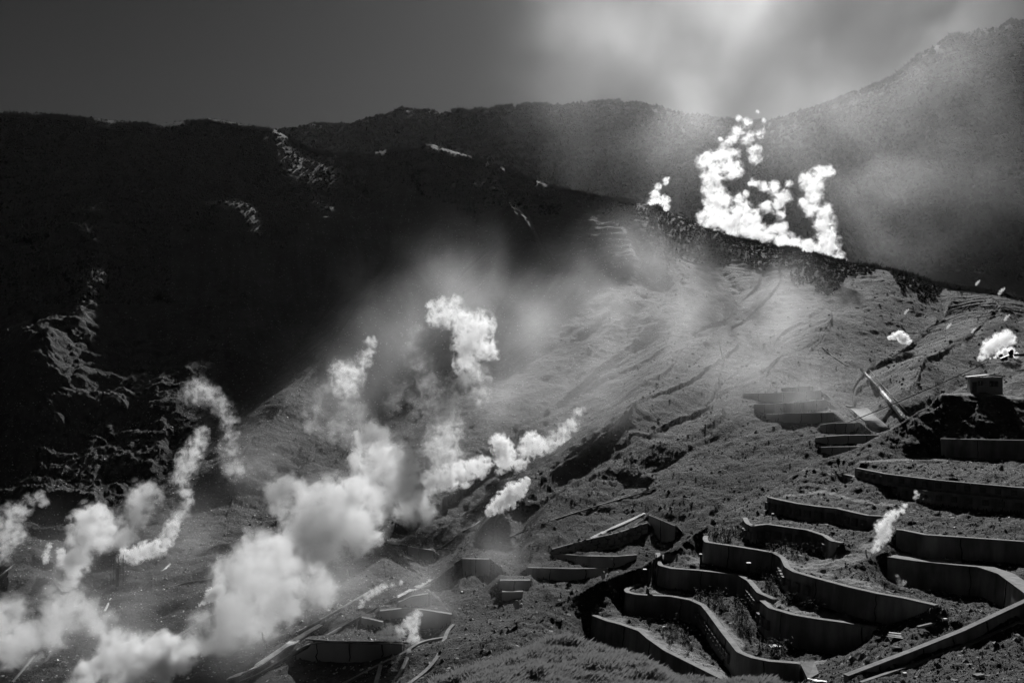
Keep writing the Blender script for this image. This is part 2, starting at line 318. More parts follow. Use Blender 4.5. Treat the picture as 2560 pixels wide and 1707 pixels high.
# ---------------------------------------------------------------- terraced hill on the right: walls first (picture column, picture row of the top), levels in metres below the eye
def W(ztop, zbase, pts, D=None, th=.55, tap=0): return dict(zt=ztop, zb=zbase, p=pts, th=th, D=D, tap=tap)
def dist_level(z, v):  # distance at which height z shows in row v
    y = (853.5 - v) / F; return z * (cp - y * sn) / (sn + y * cp)
WALLS = dict(
 w1=W(-30.0, -33.6, [(1480, 1537), (1516, 1551), (1548, 1559), (1597, 1576), (1617, 1594), (1661, 1625), (1721, 1655), (1775, 1682), (1809, 1699), (1860, 1722)]),
 w2=W(-28.0, -30.7, [(1594, 1458), (1567, 1468), (1560, 1474), (1566, 1480), (1590, 1485), (1617, 1487), (1676, 1490), (1725, 1499), (1753, 1512), (1768, 1530), (1803, 1578), (1842, 1628), (1860, 1636), (1878, 1643), (1923, 1652), (1999, 1658)]),
 w3=W(-25.6, -28.1, [(1640, 1381), (1640, 1400), (1646, 1412), (1676, 1420), (1745, 1425), (1819, 1433), (1844, 1436), (1869, 1451), (1893, 1480), (1933, 1497)]),
 w3b=W(-25.6, -28.8, [(1900, 1500), (1923, 1519), (1982, 1536), (2041, 1546), (2115, 1556), (2189, 1568)], tap=.3),
 w4=W(-22.9, -25.7, [(1761, 1338), (1757, 1346), (1762, 1354), (1795, 1359), (1844, 1366), (1893, 1374), (1933, 1381), (1952, 1393), (1962, 1416), (1982, 1428), (2041, 1445), (2115, 1465), (2189, 1482), (2258, 1494), (2337, 1512)], tap=.2),
 w5=W(-20.7, -23.0, [(1857, 1293), (1864, 1307), (1880, 1315), (1898, 1312), (1918, 1310), (1967, 1317), (2016, 1324), (2056, 1337), (2076, 1351), (2103, 1356)], tap=.12),
 w6=W(-18.7, -20.8, [(1918, 1242), (1943, 1248), (1992, 1258), (2041, 1265), (2090, 1270), (2140, 1282), (2169, 1288), (2209, 1290)], tap=.2),
 w6b=W(-19.5, -22.0, [(2240, 1323), (2253, 1324), (2312, 1336), (2416, 1343), (2560, 1353), (2760, 1362)]),
 w7=W(-21.9, -25.0, [(2219, 1391), (2288, 1401), (2386, 1411), (2444, 1416), (2496, 1433), (2560, 1480), (2640, 1560), (2700, 1640)], th=1.6),
 w9=W(-16.8, -18.6, [(2108, 1185), (2150, 1194), (2238, 1213), (2312, 1226), (2386, 1233), (2505, 1244), (2600, 1252), (2760, 1258)]),
 w10=W(-15.4, -17.0, [(2138, 1169), (2214, 1184), (2337, 1199), (2436, 1208), (2549, 1218), (2760, 1230)]),
 w11=W(-12.0, -15.0, [(2352, 1096), (2440, 1098), (2560, 1100), (2760, 1105)]),
)
def dense_w(wl, step=2.0):
    out = []
    for a, b in zip(wl['p'][:-1], wl['p'][1:]):
        n = max(1, int(math.hypot(b[0] - a[0], (b[1] - a[1])) / step))
        for k in range(n):
            f = k / n; out.append((a[0] + (b[0] - a[0]) * f, a[1] + (b[1] - a[1]) * f))
    out.append(wl['p'][-1]); return out
def plan(wl, step=2.0, smooth=3):
    pts = [PN(u, v, dist_level(wl['zt'], v)) for u, v in dense_w(wl, step)]
    A = np.array(pts)
    for _ in range(smooth):
        A[1:-1] = (A[:-2] + 2 * A[1:-1] + A[2:]) / 4
    return A
RIM = [(1000, 1730, 108), (1050, 1700, 110), (1100, 1660, 112), (1180, 1612, 116), (1230, 1582, 118), (1300, 1545, 121), (1360, 1518, 123), (1440, 1485, 125), (1500, 1450, 127), (1560, 1432, 129), (1600, 1418, 130), (1640, 1392, 132), (1716, 1350, 134),
       (1745, 1327, 137), (1809, 1284, 142), (1859, 1266, 145), (1923, 1232, 149), (1965, 1197, 154), (2045, 1151, 162), (2133, 1123, 166), (2200, 1088, 169), (2248, 1060, 171), (2296, 1027, 174), (2320, 1017, 175), (2335, 1001, 176), (2343, 990, 177),
       (2356, 982, 178), (2440, 982, 186), (2560, 984, 188), (2800, 984, 190)]
nU, nD = 760, 620
gu = np.linspace(960, 2800, nU); gd = 62 * np.exp(np.linspace(0, math.log(225 / 62), nD))
Zf = np.full((nD, nU), np.nan)
def cell(u, D): return int(round((math.log(D / 62) / math.log(225 / 62)) * (nD - 1))), int(round((u - 960) / 1840 * (nU - 1)))
def setz(u, D, z, over=True):
    i, j = cell(u, D)
    if 0 <= i < nD and 0 <= j < nU and (over or np.isnan(Zf[i, j])): Zf[i, j] = z
def setline(pts):  # (u, v, D)
    for a, b in zip(pts[:-1], pts[1:]):
        n = max(1, int(abs(b[0] - a[0]) / 1.2) + int(abs(b[2] - a[2]) / .25))
        for k in range(n + 1):
            f = k / n; u, v, D = [a[q] + (b[q] - a[q]) * f for q in range(3)]
            setz(u, D, float(PN(u, v, D)[2]), over=False)
WP = {}
for k, wl in WALLS.items():
    A = plan(wl); WP[k] = A
    T = np.gradient(A[:, :2], axis=0); T /= np.linalg.norm(T, axis=1)[:, None] + 1e-9
    Nn = np.stack([T[:, 1], -T[:, 0]], -1)           # to the right of travel = outwards, towards the viewer
    n = len(A)
    for i in range(n):
        for off, z in ((-.15, wl['zb']), (.35, wl['zb'] - .05), (wl['th'] + .25, None)):
            pass
        e = min(i, n - 1 - i) / n
        tp = (wl['zt'] - wl['zb'] - .3) * max(0, (i / n - 1 + wl['tap']) / wl['tap']) ** 1.3 if wl['tap'] else 0
        for off in (.15, .5):
            p = A[i, :2] + Nn[i] * off; u, _ = proj(p[0], p[1], wl['zb']); setz(float(u), float(p[1]), wl['zb'] + (.25 if e < .02 else 0) + tp)
        for off in (-wl['th'] + .05, -wl['th'] - .4):
            p = A[i, :2] + Nn[i] * off; u, _ = proj(p[0], p[1], wl['zt']); setz(float(u), float(p[1]), wl['zt'] - .18)
setline(RIM)
setline([(u, VZ(float(PN(u, v, D)[2]) - 9, D + 15), D + 15) for u, v, D in RIM if 1900 <= u < 2350])
setline([(2356, 995, 192), (2440, 990, 200), (2560, 975, 204), (2800, 960, 206)])
setline([(2151, 1153, 157.5), (2291, 1146, 162), (2560, 1147, 162.5), (2800, 1148, 163)])
setline([(2151, 1156, 155.5), (2291, 1149, 160), (2560, 1150, 160.5), (2800, 1152, 161)])
setline([(2353, 986, 176), (2440, 990, 177), (2560, 998, 178), (2800, 1006, 179)])
setline([(960, 1820, 80), (1300, 1820, 80), (1600, 1780, 84), (1800, 1790, 86), (1960, 1740, 86), (2120, 1740, 80), (2300, 1740, 76), (2560, 1740, 72), (2800, 1740, 70)])
setline([(960, 2200, 62.5), (2800, 2150, 62.5)])
# chute wall on the lower right: crosses the levels, so it carries its own distances
CH = [(2120, 1688, 85.0), (2278, 1628, 88.5), (2411, 1575, 91.5), (2550, 1510, 95.0), (2680, 1450, 98)]
CHB = [(2150, 1712, 84.2), (2265, 1672, 87.2), (2378, 1631, 90.0), (2436, 1608, 91.6), (2560, 1555, 94.2), (2690, 1500, 97)]
setline([(u, v + 1, D + .9) for u, v, D in CH]); setline([(u, v - 2, D + .1) for u, v, D in CHB])
setline([(2300, 1562, 95.5), (2340, 1590, 93)])
setline([(2225, 1378, 116), (2150, 1396, 114.5), (2080, 1415, 113), (2020, 1418, 113.5)])
rimD = np.interp(gu, [r[0] for r in RIM], [r[2] for r in RIM]); rimZ = np.interp(gu, [r[0] for r in RIM], [float(PN(*r)[2]) for r in RIM])
over = gd[:, None] - rimD[None, :] - 15
Zf = np.where((over > 0) & (gu[None, :] < 2340), rimZ[None, :] - 9 - .75 * over, Zf)
known = ~np.isnan(Zf)
def solve(Zk, kn, it):
    if min(Zk.shape) > 24:
        h, wd = Zk.shape[0] // 2, Zk.shape[1] // 2
        a = np.where(kn, Zk, 0)[:h * 2, :wd * 2].reshape(h, 2, wd, 2).sum((1, 3)); c = kn[:h * 2, :wd * 2].reshape(h, 2, wd, 2).sum((1, 3))
        Zc = solve(np.where(c > 0, a / np.maximum(c, 1), 0), c > 0, it)
        Z = np.repeat(np.repeat(Zc, 2, 0), 2, 1); Z = np.pad(Z, ((0, Zk.shape[0] - h * 2), (0, Zk.shape[1] - wd * 2)), mode='edge')
    else: Z = np.full(Zk.shape, Zk[kn].mean())
    Z = np.where(kn, Zk, Z)
    for _ in range(it):
        Q = np.pad(Z, 1, mode='edge'); Zn = (Q[:-2, 1:-1] + Q[2:, 1:-1] + Q[1:-1, :-2] + Q[1:-1, 2:]) / 4
        Z = np.where(kn, Zk, Zn)
    return Z
Zn = solve(np.where(known, Zf, 0), known, 90)
GU, GD = np.meshgrid(gu, gd)
near = Sheet.__new__(Sheet); near.us = gu
near.Y = GD.copy(); near.X = (GU - 1280) / F * GD
near.X = (GU - 1280) / F * (GD * cp + Zn * sn)
kd = np.ones_like(Zn); dk = known.astype(float)
for _ in range(4):
    Q = np.pad(dk, 1, mode='edge'); dk = np.maximum(dk, .72 * np.maximum.reduce([Q[:-2, 1:-1], Q[2:, 1:-1], Q[1:-1, :-2], Q[1:-1, 2:]]))
near.Z = Zn + (fbm(near.X, near.Y, 5, 3, 41, .5) * .7 + fbm(near.X, near.Y, 1.1, 3, 44, .6) * .34) * (1 - .8 * dk)
near.finish("terraced_hill", M_near)
sand = np.zeros_like(near.Z)
for line, wd in [([(2020, 1420), (2100, 1403), (2150, 1385), (2200, 1345)], 17), ([(1950, 1398), (2000, 1415), (2060, 1435), (2200, 1470)], 9), ([(1905, 1490), (1990, 1525), (2120, 1547)], 9), ([(1600, 1572), (1700, 1625), (1810, 1690)], 13),
        ([(1780, 1535), (1850, 1610)], 12), ([(1880, 1480), (1910, 1500)], 12), ([(1655, 1392), (1750, 1402)], 10), ([(2151, 1154), (2291, 1147), (2800, 1148)], 2.6), ([(2343, 984), (2440, 985), (2560, 996), (2800, 1003)], 4), ([(1960, 1240), (2060, 1228), (2140, 1250), (2230, 1262)], 4),
        ([(2230, 1383), (2400, 1405)], 5), ([(1490, 1548), (1560, 1550)], 9), ([(1610, 1478), (1700, 1480)], 4), ([(2000, 1660), (2060, 1650)], 8)]:
    sand = np.maximum(sand, 1.05 * np.exp(-(seg_dist(near.U, near.V, line) / wd) ** 2))
cover(near.o, "sand", sand)

def rib(name, P0, ztop, zbase, th, m, parent=None, batter=.12, cope=True):
    """a retaining wall: plan polyline P0 (n,2+), front face leaning back a little, solid with thickness"""
    A = np.asarray(P0)[:, :2]; n = len(A); T = np.gradient(A, axis=0); T /= np.linalg.norm(T, axis=1)[:, None] + 1e-9
    Nn = np.stack([T[:, 1], -T[:, 0]], -1); zt = np.broadcast_to(ztop, n); zb = np.broadcast_to(zbase, n)
    rows = [np.c_[A + Nn * (batter * (zt - zb))[:, None], zb - .8], np.c_[A, zt - .16 if cope else zt], np.c_[A - Nn * th, zt - .16 if cope else zt], np.c_[A - Nn * th, zb - .8]]
    V = np.stack(rows, 1).reshape(-1, 3); Fs = []
    for i in range(n - 1):
        for k in range(4):
            a = i * 4 + k; b = i * 4 + (k + 1) % 4; Fs.append((a, a + 4, b + 4, b))
    Fs += [(0, 1, 2, 3), ((n - 1) * 4 + 3, (n - 1) * 4 + 2, (n - 1) * 4 + 1, (n - 1) * 4)]
    o = mesh_obj(name, V, Fs, m, parent)
    c = None
    if cope:
        rows = [np.c_[A + Nn * .06, zt - .157], np.c_[A + Nn * .06, zt], np.c_[A - Nn * (th + .04), zt], np.c_[A - Nn * (th + .04), zt - .157]]
        V = np.stack(rows, 1).reshape(-1, 3)
        c = mesh_obj("coping", V, Fs, M_cope, o)
    return o, Nn
def wall_joints(o, A, Nn, zt, zb, every, batter=.12, w=.07):
    k = 0; L = np.r_[0, np.cumsum(np.linalg.norm(np.diff(A[:, :2], axis=0), axis=1))]
    s = every * random.uniform(.5, 1)
    zt = np.broadcast_to(zt, len(A)); zb = np.broadcast_to(zb, len(A))
    while s < L[-1] - 1:
        i = int(np.searchsorted(L, s)); i = min(max(i, 1), len(A) - 2); T = A[i + 1, :2] - A[i - 1, :2]; T /= np.linalg.norm(T)
        mb = MB(); h = zt[i] - zb[i]; pts = []; m = 7
        for q in range(m):
            f = q / (m - 1); off = random.uniform(-.12, .12) if 0 < q else 0
            p = A[i, :2] + Nn[i] * (batter * h * f + .01) + T * off; pts.append(Vector((p[0], p[1], zt[i] - .17 - (h - .17) * f)))
        mb.tube(pts, w * random.uniform(.6, 1.1), 4); mb.obj("joint", M_joint, o); s += every * random.uniform(.7, 1.3)
def blocks(o, A, Nn, zt, zb, s0, s1, step, fz=.5, size=.8, batter=.12, stud=True, wl_heads=True):
    L = np.r_[0, np.cumsum(np.linalg.norm(np.diff(A[:, :2], axis=0), axis=1))]; s = s0 * L[-1]
    while s < s1 * L[-1]:
        i = min(max(int(np.searchsorted(L, s)), 1), len(A) - 2); T = A[i + 1, :2] - A[i - 1, :2]; T /= np.linalg.norm(T)
        h = zt - zb; z = zt - h * fz; p = A[i, :2] + Nn[i] * (batter * h * fz + .1)
        ax = (Vector((T[0], T[1], 0)), Vector((Nn[i][0], Nn[i][1], 0)), Vector((0, 0, 1)))
        mb = MB(); mb.box((p[0], p[1], z), size, .32, size, ax); b = mb.obj("anchor_block", M_block, o)
        if stud:
            mb = MB(); q = p + Nn[i] * .22; mb.box((q[0], q[1], z + .02), .16, .2, .1, ax); mb.obj("anchor_head", M_cope if wl_heads else M_block, b)
        s += step
WINFO = dict(
 w1=("lowest curved concrete wall, its foot hidden by the grass", None),
 w2=("long S-shaped concrete wall directly above the lowest wall beside the grass", [(.38, .78, 1.5)]),
 w3=("curved concrete wall with a raised end post, third terrace wall up from the grass", [(.72, .99, 1.3)]),
 w3b=("tall streaked concrete wall bulging forward below the bright sandy ledge", [(.02, .24, 1.5)]),
 w4=("longest winding concrete wall, under the sandy gully with the larger steam jet", [(.42, .66, 1.7)]),
 w5=("short S-shaped wall of anchor blocks just left of the sandy gully", [(.15, .9, 1.6)]),
 w6=("dark wall of anchor blocks ending at the steam jet, with three big blocks at its left end", [(.02, .9, 1.7)]),
 w6b=("straight plain concrete wall to the right of the larger steam jet", None),
 w7=("thick pale-topped concrete wall that bends towards the viewer at the right edge", None),
 w9=("long dark wall with a row of anchor heads and a pale edge, lower of the two upper block walls", [(.02, .9, 2.0)]),
 w10=("upper dark wall with a row of anchor heads under the wide path", [(.04, .9, 2.0)]),
 w11=("large plain concrete wall standing on the wide path below the hut", None))
WOBJ = {}
for k, wl in WALLS.items():
    A = WP[k]; lab, bl = WINFO[k]
    o, Nn = rib("retaining_wall", A, wl['zt'], wl['zb'], wl['th'], M_conc, cope=True)
    tag(o, lab, "retaining wall"); WOBJ[k] = o
    wall_joints(o, A, Nn, wl['zt'], wl['zb'], 9 if k not in ('w5', 'w6', 'w9', 'w10') else 40)
    for (a, b, st) in (bl or []): blocks(o, A, Nn, wl['zt'], wl['zb'], a, b, st, .55 if k not in ('w9', 'w10') else .45, .95 if k not in ('w9', 'w10') else .7, wl_heads=k in ('w9', 'w10', 'w6'))
# chute wall
A = np.array([PN(u, v, D) for u, v, D in CH]); B = np.array([PN(u, v, D) for u, v, D in CHB])
def resamp(A, n):
    L = np.r_[0, np.cumsum(np.linalg.norm(np.diff(A, axis=0), axis=1))]; s = np.linspace(0, L[-1], n)
    return np.stack([np.interp(s, L, A[:, c]) for c in range(3)], -1)
A = resamp(A, 40); B = resamp(B, 40)
o, Nn = rib("chute_wall", A, A[:, 2], A[:, 2] - 1.7, .5, M_conc); tag(o, "straight sloping concrete chute wall across the bottom right corner", "retaining wall")
wall_joints(o, A, Nn, A[:, 2], A[:, 2] - 1.7, 4.5)
mb = MB(); mb2 = B + np.c_[Nn * 0, np.full(40, 0)]
V = np.stack([np.c_[B[:, :2] + Nn * .25, B[:, 2] + .02], np.c_[B[:, :2] + Nn * .25, B[:, 2] + .3], np.c_[B[:, :2] - Nn * .1, B[:, 2] + .3], np.c_[B[:, :2] - Nn * .1, B[:, 2] + .02]], 1).reshape(-1, 3); Fs = []
for i in range(39):
    for k in range(4):
        a = i * 4 + k; b = i * 4 + (k + 1) % 4; Fs.append((a, a + 4, b + 4, b))
o = mesh_obj("kerb", V, Fs, M_cope); tag(o, "pale concrete kerb running along the foot of the sloping chute wall", "kerb")

# foreground grass knoll
knoll = Sheet([[(900, 2300, 26), (2300, 2300, 26)], [(900, 1830, 34), (1200, 1800, 34), (1500, 1790, 36), (1800, 1830, 36), (2300, 1900, 34)],
               [(900, 1790, 44), (1040, 1735, 45), (1120, 1715, 46), (1250, 1662, 48), (1350, 1634, 49), (1440, 1622, 50), (1500, 1632, 50), (1580, 1662, 49), (1700, 1695, 47), (1850, 1715, 45), (2000, 1760, 44), (2300, 1900, 42)],
               [(900, 1850, 56), (1400, 1760, 60), (2300, 1990, 54)]], 900, 2300, 420, [30, 120, 60], sm=9)
knoll.Z += fbm(knoll.X, knoll.Y, 5, 4, 61) * .5
knoll.finish("grass_knoll", M_near)

# ---------------------------------------------------------------- steam
def steam(name, puffs, D, dens=.5, soft=.5, g=.6, fq=1.5, kind=None, label=None, cat="steam plume", group=None, warp=.8, hull=1.9, thick=.5, rnd=1, rs=1.95, amp=4.6, rough=.64, dk=1.7, fall=None):
    """a body of steam: soft overlapping puffs along a path, torn by warped noise; real volume with thickness in all directions"""
    r_ = random.Random(rnd); D = np.broadcast_to(D, len(puffs))
    ps = [(P(u, v, d + r_.uniform(-1, 1) * thick * r * d / F), r * d / F) for (u, v, r), d in zip(puffs, D)]
    c = Vector(ps[0][0]); rm = sum(r for p, r in ps) / len(ps)
    bm = bmesh.new()
    for p, r in ps: bmesh.ops.create_icosphere(bm, subdivisions=2, radius=r * hull, matrix=Matrix.Translation(p - c))
    me = bpy.data.meshes.new(name); bm.to_mesh(me); bm.free()
    o = bpy.data.objects.new(name, me); C.objects.link(o); o.location = c
    md = o.modifiers.new("r", 'REMESH'); md.mode = 'VOXEL'; md.voxel_size = max(min(r for p, r in ps) * .5, rm * .22)
    dg = bpy.context.evaluated_depsgraph_get(); m2 = bpy.data.meshes.new_from_object(o.evaluated_get(dg))
    o.modifiers.clear(); o.data = m2; m2.materials.clear()
    m = bpy.data.materials.new("steam"); m.use_nodes = True; t = m.node_tree; t.nodes.clear(); N = t.nodes.new; K = t.links.new
    out = N("ShaderNodeOutputMaterial"); pv = N("ShaderNodeVolumePrincipled"); K(pv.outputs[0], out.inputs['Volume'])
    def mth(op, a, b=None, c3=None, clamp=False):
        q = N("ShaderNodeMath"); q.operation = op; q.use_clamp = clamp
        for i, x in enumerate((a, b, c3)):
            if x is None: continue
            if isinstance(x, (int, float)): q.inputs[i].default_value = x
            else: K(x, q.inputs[i])
        return q.outputs[0]
    tc = N("ShaderNodeTexCoord"); mp = N("ShaderNodeMapping"); mp.inputs['Rotation'].default_value = (0, R(35), 0); mp.inputs['Scale'].default_value = (1.35, 1, .75); K(tc.outputs['Object'], mp.inputs[0])
    n1 = N("ShaderNodeTexNoise"); n1.inputs['Scale'].default_value = .3 * fq / rm; n1.inputs['Detail'].default_value = 5; n1.inputs['Roughness'].default_value = .6; K(mp.outputs[0], n1.inputs['Vector'])
    wv = N("ShaderNodeVectorMath"); wv.operation = 'MULTIPLY_ADD'; K(n1.outputs['Color'], wv.inputs[0]); k = rm * warp * 2; wv.inputs[1].default_value = (k, k, k)
    ad = N("ShaderNodeVectorMath"); ad.operation = 'ADD'; K(tc.outputs['Object'], ad.inputs[0]); ad.inputs[1].default_value = (-k / 2,) * 3; K(ad.outputs[0], wv.inputs[2])
    no = N("ShaderNodeTexNoise"); no.inputs['Scale'].default_value = .8 * fq / rm; no.inputs['Detail'].default_value = 6; no.inputs['Roughness'].default_value = rough; no.inputs['Distortion'].default_value = .5; K(wv.outputs[0], no.inputs['Vector'])
    prev = None
    for p, r in ps:                       # blend of round falloffs
        dn = N("ShaderNodeVectorMath"); dn.operation = 'DISTANCE'; K(wv.outputs[0], dn.inputs[0]); dn.inputs[1].default_value = p - c
        x = mth('MULTIPLY', dn.outputs['Value'], 1 / (r * rs)); prev = x if prev is None else mth('SMOOTH_MIN', prev, x, .3)
    body = mth('SUBTRACT', 1, prev)
    a = mth('MULTIPLY_ADD', no.outputs[0], amp, -amp * .5 - .22)
    s_ = mth('ADD', body, a)
    mr = N("ShaderNodeMapRange"); mr.interpolation_type = 'SMOOTHSTEP'; K(s_, mr.inputs[0]); mr.inputs[1].default_value = 0; mr.inputs[2].default_value = soft; mr.inputs[3].default_value = 0; mr.inputs[4].default_value = 1
    halo = mth('MULTIPLY_ADD', a, .8, body); halo = mth('MULTIPLY', halo, .16, None, True); core = mth('ADD', mr.outputs[0], halo)
    edge = mth('MULTIPLY', body, 3, None, True) if fall is None else mth('POWER', mth('MULTIPLY', body, 1.15, None, True), fall)           # thins out to nothing before the hull
    d_ = mth('MULTIPLY', core, edge); d_ = mth('MULTIPLY', d_, dens / max(rm, .2) * dk)
    K(d_, pv.inputs['Density']); pv.inputs['Color'].default_value = (1, 1, 1, 1); pv.inputs['Anisotropy'].default_value = g
    m2.materials.append(m); tag(o, label, cat, group, kind)
    return o
def crop(x0, y0, k, L): return [(x0 + x / k, y0 + y / k, r / k) for x, y, r in L]

# ---------------------------------------------------------------- walls set into the slopes and the valley
def slope_wall(sheet, top, basep, label, m=M_conc_far, joints=0, name="retaining_wall", cat="retaining wall", out=.4, cop=.8, fill=True, step=5, fdep=5):
    u0 = max(top[0][0], basep[0][0]); u1 = min(top[-1][0], basep[-1][0]); n = max(4, int((u1 - u0) / step)); us = np.linspace(u0, u1, n)
    vt = smooth1(np.interp(us, [p[0] for p in top], [p[1] for p in top]), 3); vb = smooth1(np.interp(us, [p[0] for p in basep], [p[1] for p in basep]), 3); vb = np.maximum(vb, vt + 1.5)
    Db = smooth1(np.array([sheet.at(u, v) for u, v in zip(us, vb)]), 9) - out
    Bt = PN(us, vb, Db); Tp = PN(us, vt, Db + .25); h = Tp[:, 2] - Bt[:, 2]
    Ti = Tp.copy(); Ti[:, 1] += cop; Ti[:, 0] *= (Tp[:, 1] + cop) / Tp[:, 1]
    low = Bt.copy(); low[:, 2] -= 1.5
    bk = low.copy(); bk[:, 1] += cop + .8
    V = np.stack([low, Tp, Ti, bk], 1).reshape(-1, 3); Fs = []
    for i in range(n - 1):
        for k in range(4): a = i * 4 + k; b = i * 4 + (k + 1) % 4; Fs.append((a, a + 4, b + 4, b))
    Fs += [(0, 1, 2, 3), (n * 4 - 1, n * 4 - 2, n * 4 - 3, n * 4 - 4)]
    o = mesh_obj(name, V, Fs, m); tag(o, label, cat)
    pw = Vector((0, 0, .14)); c1 = Tp + [0, -.06, .003]; c2 = Ti + [0, .1, .003]
    V = np.stack([c1, c1 + [0, 0, .13], c2 + [0, 0, .13], c2], 1).reshape(-1, 3); mesh_obj("coping", V, Fs, M_cope, o)
    if fill:                                   # ground banked up behind the wall
        zt_ = np.interp(sheet.U, us, Ti[:, 2]) - .1; Dw = np.interp(sheet.U, us, Tp[:, 1]) + cop * .4; side = np.maximum(np.maximum(us[0] - sheet.U, sheet.U - us[-1]), 0) * sheet.Y / F
        zf = zt_ - side * .8 - np.clip(sheet.Y - Dw - fdep, 0, None) * .5 + fbm(sheet.X, sheet.Y, 2, 3, 5) * .3
        ok = (sheet.Y > Dw + .25) & (sheet.Y < Dw + 40) & (side < 8) & ((side <= 0) | (sheet.Y > Dw + 1)); sheet.Z = np.where(ok, np.maximum(sheet.Z, zf), sheet.Z)
        zb_ = np.interp(sheet.U, us, Bt[:, 2]); ok = (side <= 0) & (sheet.Y > Dw - 6) & (sheet.Y < Dw + .25); sheet.Z = np.where(ok, np.minimum(sheet.Z, zb_ + .15 + fbm(sheet.X, sheet.Y, 1.5, 2, 6) * .3), sheet.Z); sheet.update()
    for j in range(joints):
        i = int(n * (j + .7) / (joints + .4)); i = min(max(i, 1), n - 2); mb = MB(); pts = []
        for q in range(5):
            f = q / 4; p = Tp[i] * (1 - f) + Bt[i] * f; pts.append(Vector((p[0] + (random.uniform(-.2, .2) if q else 0), p[1] - .04, p[2])))
        mb.tube(pts, .1, 4); mb.obj("joint", M_joint, o)
    return o, us, Tp, Bt
FW = [([(1953, 971), (1991, 968), (2034, 966)], [(1953, 977), (2002, 979), (2036, 975)], "short uppermost concrete wall of the hazy stack on the bare slope", 1),
      ([(1860, 985), (1896, 984), (1938, 983), (1991, 980), (2053, 977)], [(1860, 991), (1889, 1001), (1906, 1004), (1949, 1005), (2013, 1001), (2055, 994)], "second wall from the top of the hazy stack on the bare slope, half of it darker", 3),
      ([(1883, 1011), (1928, 1011), (1970, 1008), (2013, 1005), (2044, 1000), (2070, 1001)], [(1885, 1019), (1900, 1030), (1919, 1034), (1970, 1034), (2023, 1030), (2055, 1021), (2068, 1011)], "boat-shaped third wall from the top of the hazy stack on the bare slope", 4),
      ([(1913, 1037), (1970, 1034), (2013, 1033), (2085, 1032)], [(1915, 1045), (1932, 1051), (1962, 1056), (2013, 1056), (2066, 1057), (2098, 1047)], "fourth wall from the top of the hazy stack, where the dark cable crosses it", 3),
      ([(2047, 1064), (2076, 1059), (2119, 1058), (2151, 1057)], [(2051, 1076), (2066, 1083), (2108, 1083), (2132, 1080), (2151, 1064)], "fifth wall from the top of the hazy stack, with dark vertical cracks", 4),
      ([(2034, 1096), (2066, 1092), (2108, 1089), (2198, 1088)], [(2038, 1102), (2059, 1110), (2098, 1109), (2161, 1107), (2205, 1106)], "long sixth wall of the stack, running in behind the dark hill", 3),
      ([(2050, 1119), (2076, 1118), (2150, 1117)], [(2053, 1127), (2068, 1134), (2108, 1136), (2150, 1134)], "lowest wall of the stack on the bare slope, partly hidden by the dark hill", 2)]
for a, b, l, j in FW[::-1]: slope_wall(main, a, b, l, joints=j)
MW = [([(1377, 1384), (1460, 1391), (1540, 1392), (1592, 1388)], [(1383, 1389), (1421, 1401), (1466, 1416), (1513, 1419), (1548, 1415), (1582, 1400), (1592, 1393)], "bow-shaped low concrete wall below the stonework and the angled wall", 2),
      ([(1319, 1420), (1443, 1423), (1520, 1421)], [(1319, 1436), (1374, 1448), (1416, 1452), (1466, 1447), (1504, 1436), (1520, 1428)], "long low concrete wall just below the bow-shaped wall", 2),
      ([(1246, 1452), (1325, 1452)], [(1250, 1472), (1305, 1476), (1325, 1466)], "short low wall under the end of the valley track, above the rubble edge", 1),
      ([(1246, 1481), (1307, 1480)], [(1255, 1503), (1307, 1490)], "short wall immediately below the end of the valley track wall, beside a pale post", 0),
      ([(741, 1627), (769, 1612), (810, 1606), (930, 1610), (1006, 1611)], [(741, 1645), (789, 1650), (858, 1652), (917, 1652), (955, 1642), (1006, 1628)], "wide low concrete wall with cracks, left of the knotted steam plume", 3),
      ([(904, 1545), (930, 1550), (958, 1557)], [(904, 1562), (930, 1566), (958, 1570)], "small tapering wall below the valley stairs", 0),
      ([(950, 1529), (1011, 1522), (1044, 1524), (1129, 1537)], [(950, 1545), (1011, 1548), (1044, 1566), (1110, 1568), (1129, 1552)], "dark wall with a pale cap directly behind the top of the knotted steam plume", 1),
      ([(996, 1508), (1030, 1492), (1070, 1486)], [(996, 1514), (1030, 1514), (1070, 1512)], "low wall at the foot of the upper end of the valley stairs", 0),
      ([(1013, 1365), (1045, 1371), (1081, 1376)], [(1020, 1384), (1045, 1396), (1081, 1404)], "tilted smooth concrete facing at the bottom of the V-shaped gully", 1),
      ([(1156, 1398), (1223, 1399)], [(1152, 1438), (1223, 1436)], "dim wall seen through the steam veil, right of the V-shaped gully", 1)]
for a, b, l, j in sorted(MW, key=lambda x: -x[0][0][1]): slope_wall(main, a, b, l, joints=j)
